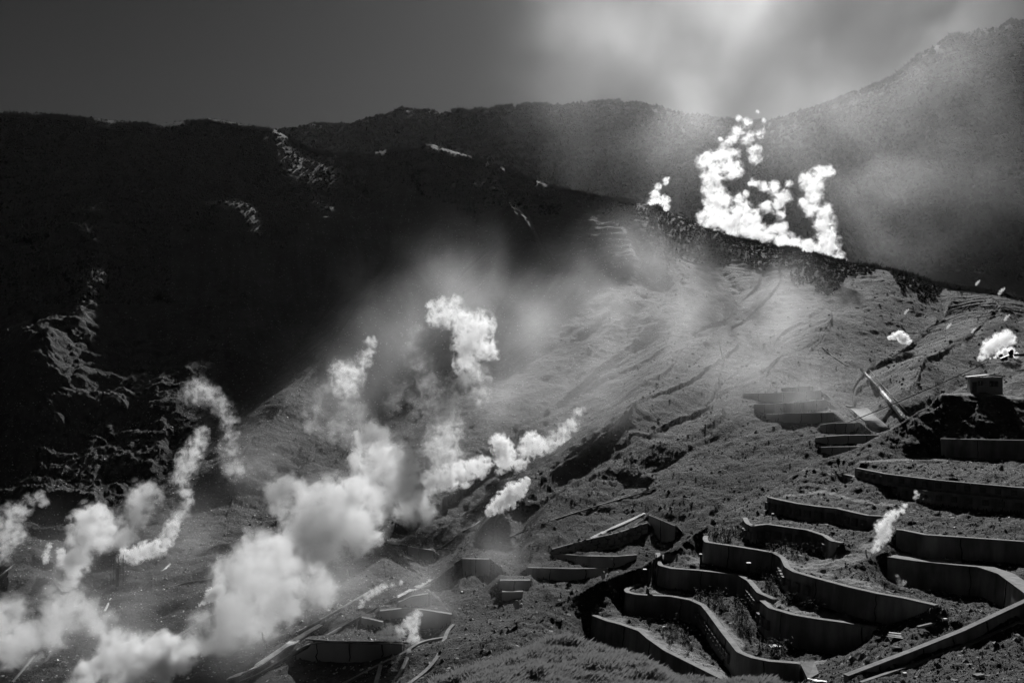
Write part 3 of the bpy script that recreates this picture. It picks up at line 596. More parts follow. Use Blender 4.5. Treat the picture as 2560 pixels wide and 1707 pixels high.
# angled wall with steps and stonework
aw = empty("angled_retaining_wall", P(1622, 1320, main.at(1622, 1330))); tag(aw, "roof-shaped angled concrete wall standing over rounded stonework", "retaining wall")
def part_wall(top, basep, nm, m, **k):
    o, us, T, B = slope_wall(main, top, basep, None, m=m, name=nm, cat=None, **k); del_ = [x for x in ('category', 'label') if x in o]
    for x in del_: del o[x]
    o.parent = aw; o.matrix_parent_inverse = Matrix.Translation(-aw.location); return o, us, T, B
part_wall([(1572, 1323), (1600, 1304), (1622, 1289)], [(1572, 1328), (1600, 1316), (1622, 1306)], "left_panel", M_conc_far)
part_wall([(1622.5, 1289), (1655, 1302), (1687, 1316)], [(1622.5, 1308), (1648, 1356), (1674, 1358), (1687, 1340)], "right_panel", M_conc_far, joints=1)
o, us, T, B = slope_wall(main, [(1380, 1374), (1460, 1352), (1540, 1334), (1571, 1324), (1618, 1308)], [(1380, 1386), (1460, 1376), (1540, 1372), (1580, 1352), (1618, 1332)], "rounded stonework wall climbing to the angled concrete wall", m=M_block, name="stone_wall", out=.1)
mb = MB()
for i in range(230):
    k = random.randrange(len(us) - 1); f = random.random(); p = T[k] * (1 - f) + B[k] * f; r = random.uniform(.22, .5)
    bm = bmesh.new(); bmesh.ops.create_icosphere(bm, subdivisions=2, radius=r)
    mb.add([Vector((v.co.x * 1.1 + p[0], v.co.y * .4 + p[1] - .08, v.co.z * .9 + p[2])) for v in bm.verts], [tuple(v.index for v in f_.verts) for f_ in bm.faces]); bm.free()
mb.obj("stonework", M_conc_far, o)
# bottom-centre stepped copings
for pts, l in [([(1131, 1561), (1118, 1570), (1108, 1596), (1092, 1640), (1062, 1676), (1024, 1704), (990, 1730)], "upper pale concrete beam curving down to the bottom edge, right of the rubble pocket"),
               ([(1108, 1592), (1060, 1600), (1035, 1610), (1011, 1630), (945, 1660), (905, 1682), (863, 1704), (820, 1725)], "long pale concrete beam running left from the curved beam to the bottom edge"),
               ([(1021, 1620), (1012, 1650), (996, 1684), (976, 1712)], "middle concrete beam dropping to the bottom edge, between two dark pockets"),
               ([(948, 1662), (942, 1684), (934, 1712)], "short leftmost concrete beam dropping to the bottom edge"),
               ([(1182, 1704), (1150, 1722)], None)]:
    if l is None: continue
    us = np.array([p[0] for p in pts], float); vs = np.array([p[1] for p in pts], float)
    q = np.array([PN(u, v, main.at(u, v) - .5) for u, v in zip(us, vs)]); q = resamp(q, 26)
    for _ in range(3): q[1:-1] = (q[:-2] + q[1:-1] * 2 + q[2:]) / 4
    o, Nn = rib("concrete_beam", q, q[:, 2] + .1, q[:, 2] - 1.0, .5, M_conc, cope=True); tag(o, l, "concrete beam")
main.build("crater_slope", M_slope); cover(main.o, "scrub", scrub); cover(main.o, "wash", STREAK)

# ---------------------------------------------------------------- chute of white stones, slab, cable, tracks
def ribbon_pts(line, n):
    A = np.array(line, float); L = np.r_[0, np.cumsum(np.hypot(*np.diff(A, axis=0).T))]; s_ = np.linspace(0, L[-1], n)
    return np.interp(s_, L, A[:, 0]), np.interp(s_, L, A[:, 1])
def rock(mb, p, r, sub=1, flat=.7):
    bm = bmesh.new(); bmesh.ops.create_icosphere(bm, subdivisions=sub, radius=r); a = random.uniform(0, 6.3); ca, sa = math.cos(a), math.sin(a)
    vs = []
    for v in bm.verts:
        c = v.co * random.uniform(.75, 1.2); vs.append(Vector((p[0] + c.x * ca - c.y * sa * .8, p[1] + c.x * sa + c.y * ca * .8, p[2] + c.z * flat)))
    mb.add(vs, [tuple(v.index for v in f.verts) for f in bm.faces]); bm.free()
vs = []; fs = []; n, k_ = 150, 9; us, vv = ribbon_pts([(2152, 925), (2166, 940), (2198, 974), (2204, 982), (2230, 1012), (2262, 1050)], n)
Dc = smooth1(np.array([main.at(u, v) for u, v in zip(us, vv)]), 31) - 1.3; Zc = PN(us, vv, Dc)[:, 2] + .75
for i in range(n):
    w_ = 2.2 + (vv[i] - 920) / 126 * 4.2 + random.uniform(-.4, .4); w_ = w_ * (.5 if 977 < vv[i] < 981 else 1)
    for k in range(k_):
        f = k / (k_ - 1) * 2 - 1; p = P(us[i] + w_ * f, vv[i], Dc[i]); vs.append(Vector((p.x + random.uniform(-.06, .06), p.y + random.uniform(-.1, .1), Zc[i] - .7 * (abs(f) > .99) + random.uniform(-.13, .16))))
for i in range(n - 1):
    for k in range(k_ - 1): a = i * k_ + k; fs.append((a, a + 1, a + k_ + 1, a + k_))
mb = MB(); mb.add(vs, fs)
o = mb.obj("stone_chute", mat("white_stones", .55, .85, 1.2, rough=.6)); tag(o, "bright white stone-filled chute running straight down the slope to the dark hill", "stone chute")
def line_thing(name, line, r, m, label, cat, sheet=main, lift=.3, n=40, sq=False):
    us, vs = ribbon_pts(line, n); D = smooth1(np.array([sheet.at(u, v) for u, v in zip(us, vs)]), 7) - lift; mb = MB(); q = PN(us, vs, D)
    mb.tube(list(q), r, 4 if sq else 6); o = mb.obj(name, m); tag(o, label, cat); return o
line_thing("kerb", [(2174, 924), (2203, 960), (2240, 1000), (2270, 1032)], .14, M_cope, "thin pale kerb running parallel to the right of the white stone chute", "kerb")
line_thing("kerb", [(2055, 868), (2080, 890), (2120, 916)], .25, M_cope, "short pale kerb above the white stone chute", "kerb")
vs = []; fs = []; A0 = [(2115, 1012), (2150, 1046), (2193, 1076)]; A1 = [(2172, 1024), (2195, 1048), (2226, 1072)]
ua, va = ribbon_pts(A0, 14); ub, vb = ribbon_pts(A1, 14)
da = smooth1(np.array([main.at(u, v) for u, v in zip(ua, va)]), 7) - 1.2; db = smooth1(np.array([main.at(u, v) for u, v in zip(ub, vb)]), 7) - 1.2
for i in range(14):
    for k in range(6):
        f = k / 5; vs.append(P(ua[i], va[i], da[i]).lerp(P(ub[i], vb[i], db[i]), f))
for i in range(13):
    for k in range(5): a = i * 6 + k; fs.append((a, a + 1, a + 7, a + 6))
o = mesh_obj("concrete_slab", vs, fs, M_block); md = o.modifiers.new("t", 'SOLIDIFY'); md.thickness = .5; tag(o, "smooth dark concrete slab on the slope between the wall stack and the white chute", "concrete slab")
mb = MB(); a, b = P(1606, 1229, main.at(1606, 1229) - .5), P(2470, 905, 300); pts = [a.lerp(b, i / 30) - Vector((0, 0, 2.2 * math.sin(math.pi * i / 30))) for i in range(31)]
mb.tube(pts, .13, 5); o = mb.obj("cable", M_metal); tag(o, "thin dark cable slanting across the bare slope up to the right", "cable")
line_thing("cable", [(1250, 1352), (1380, 1300), (1500, 1262), (1640, 1222)], .16, M_metal, "dark pipe line lying across the foot of the slope behind the angled wall", "pipe")
line_thing("service_pipe", [(600, 1706), (640, 1690), (740, 1632), (930, 1527), (1075, 1463)], .32, M_metal, "dark pipe running uphill below the valley stairs", "pipe", lift=.8)
line_thing("service_pipe", [(765, 1598), (830, 1603), (1000, 1605), (1020, 1606)], .2, M_pipe, "level pipe above the wide cracked wall in the valley", "pipe", lift=1.2)
line_thing("kerb", [(742, 1582), (800, 1552), (904, 1491), (935, 1473)], .3, M_cope, "pale kerb along the upper side of the valley stairs, ending at the steam streak", "kerb")
line_thing("kerb", [(430, 1598), (500, 1555), (560, 1525), (640, 1500)], .3, M_cope, "pale kerb under the grey steam bank on the left", "kerb")
line_thing("kerb", [(872, 1357), (960, 1358), (1030, 1364), (1128, 1374)], .25, M_cope, "level kerb leading to the smooth facing of the V-shaped gully", "kerb")
line_thing("kerb", [(1103, 1369), (1150, 1334), (1190, 1311), (1200, 1302)], .25, M_cope, "pale kerb rising from the V-shaped gully to the slim steam jet", "kerb")
line_thing("kerb", [(30, 1706), (60, 1670), (85, 1640)], .25, M_cope, "faint slanting kerb in the bottom left corner", "kerb")
def stairs(line, w, n, label, cat="stairs"):
    us, vs = ribbon_pts(line, n); D = smooth1(np.array([main.at(u, v) for u, v in zip(us, vs)]), 9) - .9; q = PN(us, vs, D); e = empty("stairs", Vector(q[0].tolist())); tag(e, label, cat)
    org = e.location; T = np.gradient(q, axis=0); T /= np.linalg.norm(T, axis=1)[:, None]; sd_ = np.stack([T[:, 1], -T[:, 0], 0 * T[:, 0]], -1); sd_ /= np.linalg.norm(sd_, axis=1)[:, None]
    for s_ in (-1, 1):
        mb = MB(); mb.tube([Vector(x) for x in (q + sd_ * s_ * w / 2).tolist()], .12, 4); mb.obj("rail", M_pipe, e).matrix_parent_inverse = Matrix.Translation(-org)
    mb = MB()
    for i in range(n):
        t = Vector(T[i].tolist()); t.z = 0; t.normalize(); mb.box(q[i], w * .9, .42, .22, (Vector(sd_[i].tolist()), t, Vector((0, 0, 1))))
    mb.tube([Vector(x) - Vector((0, 0, .1)) for x in q.tolist()], .12, 4); mb.obj("treads", M_pale, e).matrix_parent_inverse = Matrix.Translation(-org); return e
stairs([(574, 1695), (626, 1676), (742, 1597), (800, 1563)], 1.4, 62, "light rungs of the lower valley stairs running down to the bottom edge")
stairs([(985, 1500), (1030, 1475), (1075, 1449)], 1.6, 34, "bright short upper flight of stairs above the dark pipe")
stairs([(1480, 1345), (1520, 1325), (1585, 1296), (1610, 1284)], 1.2, 36, "small steps beside the ridge of the angled concrete wall")
line_thing("fallen_rail", [(415, 1470), (470, 1455), (530, 1446)], .2, M_cope, "pale chain-like rail on the dark ground left of the grey steam bank", "rail")
for pts, l in [([(406, 1428), (426, 1409)], "pale broken board lying on dark ground left of the grey steam bank"), ([(0, 1440), (38, 1410)], "pale rail slanting at the left edge"), ([(260, 1530), (277, 1496)], "pale thin plank leaning below the pole frame")]:
    line_thing("plank", pts, .28, M_pale, l, "plank", n=6)

# pole frame at the vent on the left
D = main.at(293, 1462) - 2
e = empty("pole_frame", P(293, 1460, D)); tag(e, "frame of thin upright poles round a dark vent pipe among the left plumes", "pole frame"); o_ = Matrix.Translation(-e.location)
for u, v0, v1 in ((284, 1400, 1452), (296, 1388, 1460), (308, 1386, 1460), (277, 1432, 1462)):
    mb = MB(); mb.tube([P(u, v0, D + random.uniform(-.6, .6)), P(u, v1, D)], .09, 5); mb.obj("pole", M_metal, e).matrix_parent_inverse = o_
mb = MB(); mb.tube([P(272, 1434, D), P(310, 1431, D)], .09, 5); mb.obj("crossbar", M_metal, e).matrix_parent_inverse = o_
mb = MB(); mb.tube([P(293, 1418, D), P(293, 1464, D)], .42, 10, .5); mb.obj("vent_pipe", M_metal, e).matrix_parent_inverse = o_
mb = MB(); mb.box(P(297, 1474, D + 1), 2.0, 2, .9); mb.box(P(297, 1470, D + 1), 2.3, 2.2, .2); tag(mb.obj("concrete_block", M_conc), "grey concrete block below the pole frame", "concrete block")
for u, v0, v1, w_, l in [(1640, 543, 560, .25, "slim white stake high on the slope left of the tall steam columns"), (1797, 852, 903, .14, "long thin slanting pole in the glowing haze of the bare slope"), (1761, 733, 741, .3, "tiny white marker post below the ridge shoulder"),
                      (868, 1424, 1443, .18, "white slanting post on the valley floor right of the pale steam cloud"), (1801, 1175, 1181, .18, "tiny white stake on the bare slope above the rim of the dark hill"), (655, 1580, 1620, .12, "thin leaning pole right of the grey steam bank")]:
    D = main.at(u + 4, v1) - .5; mb = MB(); mb.tube([P(u, v0, D), P(u + (v1 - v0) * .24, v1 + 2, D)], w_, 5); mb.tube([P(u - .1, v0 - .6, D), P(u, v0, D)], w_ * 1.3, 5); tag(mb.obj("marker_post", M_white), l, "post")

# ---------------------------------------------------------------- hut on the plateau
D = 181.0; hb = P(2466, 981, D); e = empty("hut", hb); tag(e, "small single-storey hut with a thin pale roof on top of the dark hill", "hut")
rz = R(-16); ca, sa = math.cos(rz), math.sin(rz); AX = (Vector((ca, sa, 0)), Vector((-sa, ca, 0)), Vector((0, 0, 1)))
def L3(x, y, z): return AX[0] * x + AX[1] * y + Vector((0, 0, z))
mb = MB(); mb.box(L3(0, 1.7, 1.15), 5.4, 3.6, 3.1, AX); wl = mb.obj("walls", M_hutwall, e)
mb = MB(); vs = [L3(-3.1, -.6, 2.72), L3(.6, -.6, 3.15), L3(3.1, -.6, 2.85), L3(3.1, 3.9, 2.85), L3(.6, 3.9, 3.15), L3(-3.1, 3.9, 2.72)]
mb.add(vs + [v + Vector((0, 0, .14)) for v in vs], [(0, 1, 4, 5)[::-1], (1, 2, 3, 4)[::-1], (6, 7, 10, 11), (7, 8, 9, 10), (0, 6, 7, 1)[::-1], (1, 7, 8, 2)[::-1], (2, 8, 9, 3)[::-1], (3, 9, 10, 4)[::-1], (4, 10, 11, 5)[::-1], (5, 11, 6, 0)[::-1]]); mb.obj("roof", M_roof, e)
for x, z, w_, h_ in ((-1.0, 1.65, .8, .85), (1.25, 1.6, 1.5, 1.05)):
    mb = MB(); mb.box(L3(x, -.12, z), w_, .06, h_, AX); wn = mb.obj("window", M_glass, e); mb = MB()
    for dx, dz, a, b in ((0, h_ / 2 + .04, w_ + .16, .08), (0, -h_ / 2 - .04, w_ + .16, .08), (-w_ / 2 - .04, 0, .08, h_), (w_ / 2 + .04, 0, .08, h_), (0, 0, .05, h_)): mb.box(L3(x + dx, -.16, z + dz), a, .08, b, AX)
    mb.obj("frame", M_hutwall, wn)
mb = MB(); mb.box(L3(-2.0, -.13, .95), .75, .07, 1.9, AX); dr = mb.obj("door", M_metal, e); mb = MB(); mb.box(L3(-1.75, -.2, .95), .06, .08, .16, AX); mb.obj("handle", M_cope, dr)
D = 177; mb = MB(); mb.box(P(2357, 979, D), .55, .4, .45); mb.tube([P(2355, 978, D), P(2355, 984, D)], .06, 5); mb.tube([P(2359, 978, D), P(2359, 984, D)], .06, 5); tag(mb.obj("sign_box", M_metal), "small dark box at the left lip of the hut plateau", "box")

# ropeway head at the right edge
D = 150; e = empty("ropeway_head", P(2640, 1000, D)); tag(e, "dark steel ropeway head sticking in from the right edge above the hut", "ropeway head"); o_ = Matrix.Translation(-e.location)
mb = MB(); mb.tube([P(2640, 1010, D), P(2640, 880, D)], .4, 10, .3); mb.obj("mast", M_metal, e).matrix_parent_inverse = o_
mb = MB(); a, b = P(2536, 887, D), P(2650, 888, D); mb.box((a + b) / 2, (b - a).length, .3, .36); mb.obj("arm", M_metal, e).matrix_parent_inverse = o_
ax = Vector((.93, 0, .36)); az = Vector((-.36, 0, .93)); mb = MB(); mb.box(P(2517, 891, D), 2.0, .4, .2, (ax, Vector((0, 1, 0)), az)); mb.box(P(2527, 882, D), .5, .4, .7, (ax, Vector((0, 1, 0)), az)); mb.obj("sheave_beam", M_metal, e).matrix_parent_inverse = o_
for u, v in ((2503, 889), (2508, 899), (2516, 897), (2529, 891), (2530, 878)):
    mb = MB(); p = P(u, v, D - .3); mb.tube([p, p + Vector((0, .3, 0))], .26, 10); mb.obj("sheave", M_metal, e).matrix_parent_inverse = o_

# ---------------------------------------------------------------- things lying on the terraces
def near_p(u, v, lift=0): return P(u, v, near.at(u, v)) + Vector((0, 0, lift))
def board(u, v, L_, w_, th, ang, m, label, name="board", cat="board", tilt=.0, corr=False):
    p = near_p(u, v, .12); ax = Vector((math.cos(ang), math.sin(ang), tilt)).normalized(); ay = Vector((-math.sin(ang), math.cos(ang), 0)); az_ = ax.cross(ay); mb = MB()
    if corr:
        n = 22; vs = []; fs = []
        for i in range(n + 1):
            for s_ in (-1, 1): vs.append(p + ax * (s_ * L_ / 2 + random.uniform(-.08, .08)) + ay * (i / n - .5) * w_ + az_ * (.05 * math.sin(i * 1.9) + random.uniform(0, .05)))
        for i in range(n): fs.append((i * 2, i * 2 + 1, i * 2 + 3, i * 2 + 2))
        k = len(vs); vs += [x - Vector((0, 0, .02)) for x in vs]; fs += [tuple(j + k for j in f)[::-1] for f in fs]; mb.add(vs, fs)
    else: mb.box(p, L_, w_, th, (ax, ay, az_))
    o = mb.obj(name, m); tag(o, label, cat); return o
board(2393, 1409, 1.0, .35, .12, .02, M_white, "short white board lying on the pale top of the bent wall")
board(1946, 1616, 1.7, .9, .05, .05, M_white, "bright white sheet below the tall streaked wall", tilt=.08)
board(2248, 1592, 1.9, 1.7, .05, -.5, M_pale, "largest crumpled corrugated sheet on the rubble above the chute wall", "corrugated_sheet", "corrugated sheet", corr=True)
board(2238, 1620, 1.0, .7, .05, -.2, M_pale, "small bent corrugated sheet just below the largest one", "corrugated_sheet", "corrugated sheet", corr=True)
board(2130, 1652, .9, .9, .05, .9, M_pale, "crumpled corrugated sheet on the rubble, left of the other scrap", "corrugated_sheet", "corrugated sheet", tilt=.4, corr=True)
board(2146, 1640, .6, .8, .05, .5, M_pale, "torn sheet scrap standing up beside the crumpled sheet", "corrugated_sheet", "corrugated sheet", tilt=.9, corr=True)
board(2170, 1650, .5, .6, .05, .5, M_pale, "small torn sheet scrap at the right end of the scrap pile", "corrugated_sheet", "corrugated sheet", tilt=.5, corr=True)
board(2262, 1690, .3, .25, .4, .3, M_white, "small white block below the chute wall at the bottom edge", "block", "block")
board(2446, 1692, .8, .5, .25, .3, M_cope, "pale stone block at the bottom edge near the right corner", "block", "block")
board(2363, 1551, .35, .25, .2, .3, M_white, "small white scrap beside a pale beam on the rubble", "scrap", "scrap")
board(2330, 1562, 3.4, .3, .2, .35, M_cope, "long pale beam half buried in the rubble right of the tall streaked wall", "beam", "beam", tilt=.1)
board(2165, 1322 + 62, .14, .14, .9, 0, M_pale, "short pale stake standing in the sandy gully", "stake", "stake")
board(1659, 1569, .5, .12, .1, .9, M_pale, "little pale stick on the ledge behind the lowest wall", "stick", "stick")
board(1530, 1400, .1, .1, .1, 0, M_pale, "tiny pale stone at the rim by the lowest walls", "stone", "stone")
board(2043, 1704, 1.7, .12, .1, -.6, M_pale, "long loose slat in the slat pile at the bottom edge", "slat", "slat")
for i in range(5): board(2034 + i * 5, 1702 + i * 1.0, .9, .1, .06, .1, M_pale, "loose slats of the pile at the bottom edge right of the wall end", "slat", "slat")['group'] = "loose slat pile"
# concrete plate at the end of the second wall
q = [P(2001, 1658, 93.9), P(2036, 1652, 95.0), P(2047, 1682, 91.6), P(2020, 1697, 91)]; mb = MB(); mb.add(q + [x - Vector((0, 0, .4)) for x in q], [(0, 1, 2, 3)[::-1], (0, 4, 5, 1)[::-1], (1, 5, 6, 2)[::-1], (2, 6, 7, 3)[::-1], (3, 7, 4, 0)[::-1]])
tag(mb.obj("concrete_plate", M_cope), "pale sloping concrete plate at the right end of the long S-shaped wall", "concrete plate")
def post(u, v0, v1, label, capw=.5, w_=.25):
    D = near.at(u, v1); a = P(u, v1 + 2, D); h = (v1 - v0) * D / F; e = empty("capped_post", a); tag(e, label, "post")
    mb = MB(); mb.box((0, 0, h / 2), w_, w_, h); mb.obj("shaft", M_metal, e); mb = MB(); mb.box((0, 0, h + .05), capw, capw, .1); mb.obj("cap", M_white, e)
post(1872, 1406, 1436, "dark post with a white cap in front of the longest winding wall")
post(1612, 1422, 1452, "dark post with a small white cap left of the third terrace wall", .45)
post(1752, 1384, 1410, "dark post with a small white cap at the left foot of the longest winding wall", .35)
post(1932, 1283, 1298, "small post with a white cap below the left end of the dark block wall", .3, .12)
for u, v, h, l in ((1508, 1425, .7, "pale pointed rock at the rim beside the long low wall"), (1292, 1500, .8, "pale pointed rock at the rim left of the rubble slope")):
    mb = MB(); p = near_p(u, v + 18); rock(mb, p + Vector((0, 0, h * .45)), h * .5, 2, 1.5); rock(mb, p + Vector((.5, .2, .2)), h * .35, 2, 1); tag(mb.obj("pale_rock", M_pale), l, "rock")
# net fence beside the third wall
e = empty("net_fence", near_p(1638, 1450)); tag(e, "short dark net fence falling beside the raised end of the third wall", "fence"); o_ = Matrix.Translation(-e.location); D = near.at(1640, 1455)
for u, v0, v1 in ((1641, 1386, 1420), (1634, 1398, 1436), (1628, 1410, 1450), (1621, 1424, 1462)):
    mb = MB(); mb.tube([P(u, v0, 127), P(u - 2, v1, 126)], .07, 5); mb.obj("post", M_metal, e).matrix_parent_inverse = o_
mb = MB()
for k in range(26):
    f = k / 25; a = P(1642 - 20 * f, 1388 + 36 * f, 127); b = P(1639 - 20 * f, 1418 + 42 * f, 126.4); c = P(1639 - 20 * f + 4, 1414 + 36 * f, 126.4); mb.tube([a, b], .025, 3); mb.tube([b, c, P(1642 - 20 * f + 3, 1392 + 30 * f, 127)], .03, 3)
mb.obj("net", M_pipe, e).matrix_parent_inverse = o_

# ---------------------------------------------------------------- dead stalks
def stalk_mesh(seed):
    r_ = random.Random(seed); mb = MB()
    for s_ in range(5):
        a = r_.uniform(0, 6.28); ln = r_.uniform(.6, 1.35); b = Vector((r_.uniform(-.25, .25), r_.uniform(-.25, .25), -.1)); pts = [b]
        for k in range(4): b = b + Vector((math.cos(a) * .12 * k, math.sin(a) * .12 * k, ln / 4)); pts.append(b)
        mb.tube(pts, .035, 3, .012)
        for k in range(6):
            p = pts[r_.randint(1, 4)]; d = Vector((r_.uniform(-1, 1), r_.uniform(-1, 1), r_.uniform(-1.2, .2))).normalized(); q = p + d * r_.uniform(.2, .45); sd2 = d.cross(Vector((0, 0, 1))).normalized() * .04
            mb.add([p - sd2, p + sd2, q + sd2 * .2, q - sd2 * .2], [(0, 1, 2, 3)])
    me = bpy.data.meshes.new("dead_stalks"); me.from_pydata([tuple(v) for v in mb.v], [], mb.f); me.materials.append(M_scrub); return me
SM = [stalk_mesh(i) for i in range(6)]
CL = [((1640, 1548, 1745, 1640), 24, [(1640, 1550), (1690, 1552), (1800, 1660), (1740, 1650), (1660, 1610)], "dark dead stalks on the ledge between the lowest wall and the S-shaped wall"),
      ((1700, 1478, 1822, 1530), 26, [(1712, 1482), (1800, 1484), (1826, 1530), (1806, 1536), (1770, 1510)], "dark dead stalks on the ledge above the S-shaped wall, left part"),
      ((1826, 1500, 1880, 1622), 26, [(1826, 1500), (1862, 1480), (1872, 1560), (1885, 1610), (1850, 1600), (1826, 1540)], "dark dead stalks between the S-shaped wall and the tall streaked wall"),
      ((1880, 1425, 1950, 1500), 22, [(1882, 1430), (1930, 1436), (1950, 1500), (1935, 1490), (1900, 1450)], "dark dead stalks by the white-capped post under the longest winding wall"),
      ((1770, 1320, 1860, 1356), 22, [(1770, 1340), (1800, 1325), (1850, 1330), (1890, 1352), (1790, 1356)], "dark dead stalks above the left end of the longest winding wall"),
      ((1900, 1368, 2080, 1394), 14, [(1900, 1372), (1960, 1370), (2070, 1390), (1960, 1388)], "dark dead stalks at the foot of the short S-shaped wall of anchor blocks"),
      ((1960, 1500, 2060, 1535), 16, [(1960, 1502), (1975, 1500), (2060, 1522), (2050, 1532), (1965, 1512)], "row of dark dead stalks on the sandy ledge over the tall streaked wall"),
      ((1890, 1600, 2010, 1650), 14, [(1890, 1610), (1940, 1608), (2000, 1635), (1900, 1640)], "dark dead stalks around the bright white sheet")]
def inside(x, y, poly):
    c = False; j = len(poly) - 1
    for i in range(len(poly)):
        (xi, yi), (xj, yj) = poly[i], poly[j]
        if (yi > y) != (yj > y) and x < (xj - xi) * (y - yi) / (yj - yi) + xi: c = not c
        j = i
    return c
for (x0, y0, x1, y1), n, poly, l in CL:
    k = 0; tr = 0
    while k < n and tr < 4000:
        tr += 1; u, v = random.uniform(x0, x1), random.uniform(y0, y1)
        if not inside(u, v, poly): continue
        o = bpy.data.objects.new("dead_stalks", SM[k % 6]); C.objects.link(o); o.location = near_p(u, v); o.rotation_euler.z = random.uniform(0, 6.3); s_ = random.uniform(.6, 1.15); o.scale = (s_, s_, s_)
        tag(o, l, "dead plant", l.replace("dark ", "")); k += 1

# ---------------------------------------------------------------- loose rock, scrub and grass (uncountable)
def scatter(name, sheet, n, smin, smax, m, lo=None, keep=None, power=2.5, kind="stuff", sub=0, tall=.7):
    bm = bmesh.new(); bmesh.ops.create_icosphere(bm, subdivisions=max(sub, 1), radius=1); bv = np.array([v.co[:] for v in bm.verts]); bf = np.array([[v.index for v in f.verts] for f in bm.faces]); bm.free()
    if sub == 0:
        bv = np.array([(1, 0, 0), (-.9, .1, 0), (0, 1, .1), (.1, -1, 0), (.1, 0, 1), (0, .1, -1.)]); bf = np.array([(0, 2, 4), (2, 1, 4), (1, 3, 4), (3, 0, 4), (2, 0, 5), (1, 2, 5), (3, 1, 5), (0, 3, 5)])
    ok = (sheet.U > -60) & (sheet.U < 2620) & (sheet.V > 0) & (sheet.V < 1740)
    if keep is not None: ok &= keep
    I = np.nonzero(ok.ravel())[0]; pk = rng.choice(I, n); X, Y, Z = sheet.X.ravel()[pk], sheet.Y.ravel()[pk], sheet.Z.ravel()[pk]
    r = (smin * (1 - rng.random(n)) ** (-1 / power)).clip(smin, smax)
    X = X + rng.normal(0, 1, n) * Y / F * 1.5
    a = rng.random(n) * 6.3; ca, sa = np.cos(a), np.sin(a); jit = rng.uniform(.6, 1.3, (n, len(bv), 3)); v = bv[None] * jit * r[:, None, None]
    V = np.stack([v[:, :, 0] * ca[:, None] - v[:, :, 1] * sa[:, None] + X[:, None], v[:, :, 0] * sa[:, None] + v[:, :, 1] * ca[:, None] + Y[:, None], v[:, :, 2] * tall + Z[:, None] + r[:, None] * .15], -1).reshape(-1, 3)
    Fc = (bf[None] + (np.arange(n) * len(bv))[:, None, None]).reshape(-1, 3); o = np_mesh(name, V, Fc, m, smooth=False); tag(o, kind=kind); return o
knear = (near.U < 2345) | (near.Y < 200)
o = scatter("gravel", near, 30000, .05, .45, M_rock, keep=(near.V > 985) & (sand < .6), power=2.6); tag(o, "loose dark rubble covering the terraced hill", "rubble")
o = scatter("gravel", near, 7500, .04, .24, M_pale, keep=(near.V > 985), power=2.6); tag(o, "pale scattered stones on the terraced hill", "stones")
vf = main.V > 1080
o = scatter("gravel", main, 15000, .12, .7, M_rock, keep=vf, power=2.6); tag(o, "loose stones over the valley floor and lower slopes", "stones")
o = scatter("gravel", main, 12000, .1, .4, M_pale, keep=(main.V > 1000) & ((main.U < 1100) | (rng.random(main.U.shape) < .25)), power=2.6); tag(o, "pale stones over the valley floor", "stones")
o = scatter("gravel", main, 5000, .22, .8, M_rock, keep=(main.V <= 1080) & (scrub < .8), power=2.6); tag(o, "stones on the upper crater slope", "stones")
M_bush = mat("dark_scrub", .005, .014, .5, spec=.05, rough=1)
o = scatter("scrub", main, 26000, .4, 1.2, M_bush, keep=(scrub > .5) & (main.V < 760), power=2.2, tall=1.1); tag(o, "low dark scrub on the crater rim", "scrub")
o = scatter("woodland", far, 30000, 1.2, 3.4, M_bush, keep=(far.ts[:, None] > .9) & (far.V < 720), power=2.2, tall=1.2); tag(o, "far-off wooded mountainside", "woodland")
# skyline bushes
def fringe(name, sheet, t0, n, h, m, lab):
    i0 = int(np.argmin(np.abs(sheet.ts - t0))); X, Y, Z = sheet.X[i0], sheet.Y[i0], sheet.Z[i0]; j = rng.integers(0, len(X), n); dens_ = vnoise(j * .035, j * 0., 5) + vnoise(j * .13, j * 0., 6) * .6; j = j[dens_ > -.15]; n = len(j); V = []; Fc = []
    bx, by, bz = X[j] + rng.normal(0, .6, n), Y[j] + rng.normal(0, 3, n), Z[j] - .5; k = 7
    for q in range(k):
        hh = h * rng.uniform(.3, 1.15, n) * (1 + .8 * vnoise(j * .05, j * 0 + 3., 9)); dx = rng.normal(0, .5, n) * hh; w_ = h * .09 * rng.uniform(.6, 1.6, n)
        V.append(np.stack([np.stack([bx + dx * .2 - w_, by, bz], -1), np.stack([bx + dx * .2 + w_, by + w_, bz], -1), np.stack([bx + dx, by + rng.normal(0, .4, n), bz + hh], -1), np.stack([bx + dx * .6, by + 2 * w_, bz + hh * .5], -1)], 1))
    V = np.concatenate(V).reshape(-1, 3); b = np.arange(len(V) // 4)[:, None] * 4; Fc = np.concatenate([b + [0, 1, 2], b + [1, 3, 2], b + [3, 0, 2]]); o = np_mesh(name, V, Fc, m, smooth=False); tag(o, lab, "scrub", kind="stuff")
fringe("scrub", main, 8.0, 9000, 2.6, M_bush, "twiggy bushes along the near crater rim")
fringe("woodland", far, 3.0, 9000, 4.2, M_bush, "tree line along the far ridge")
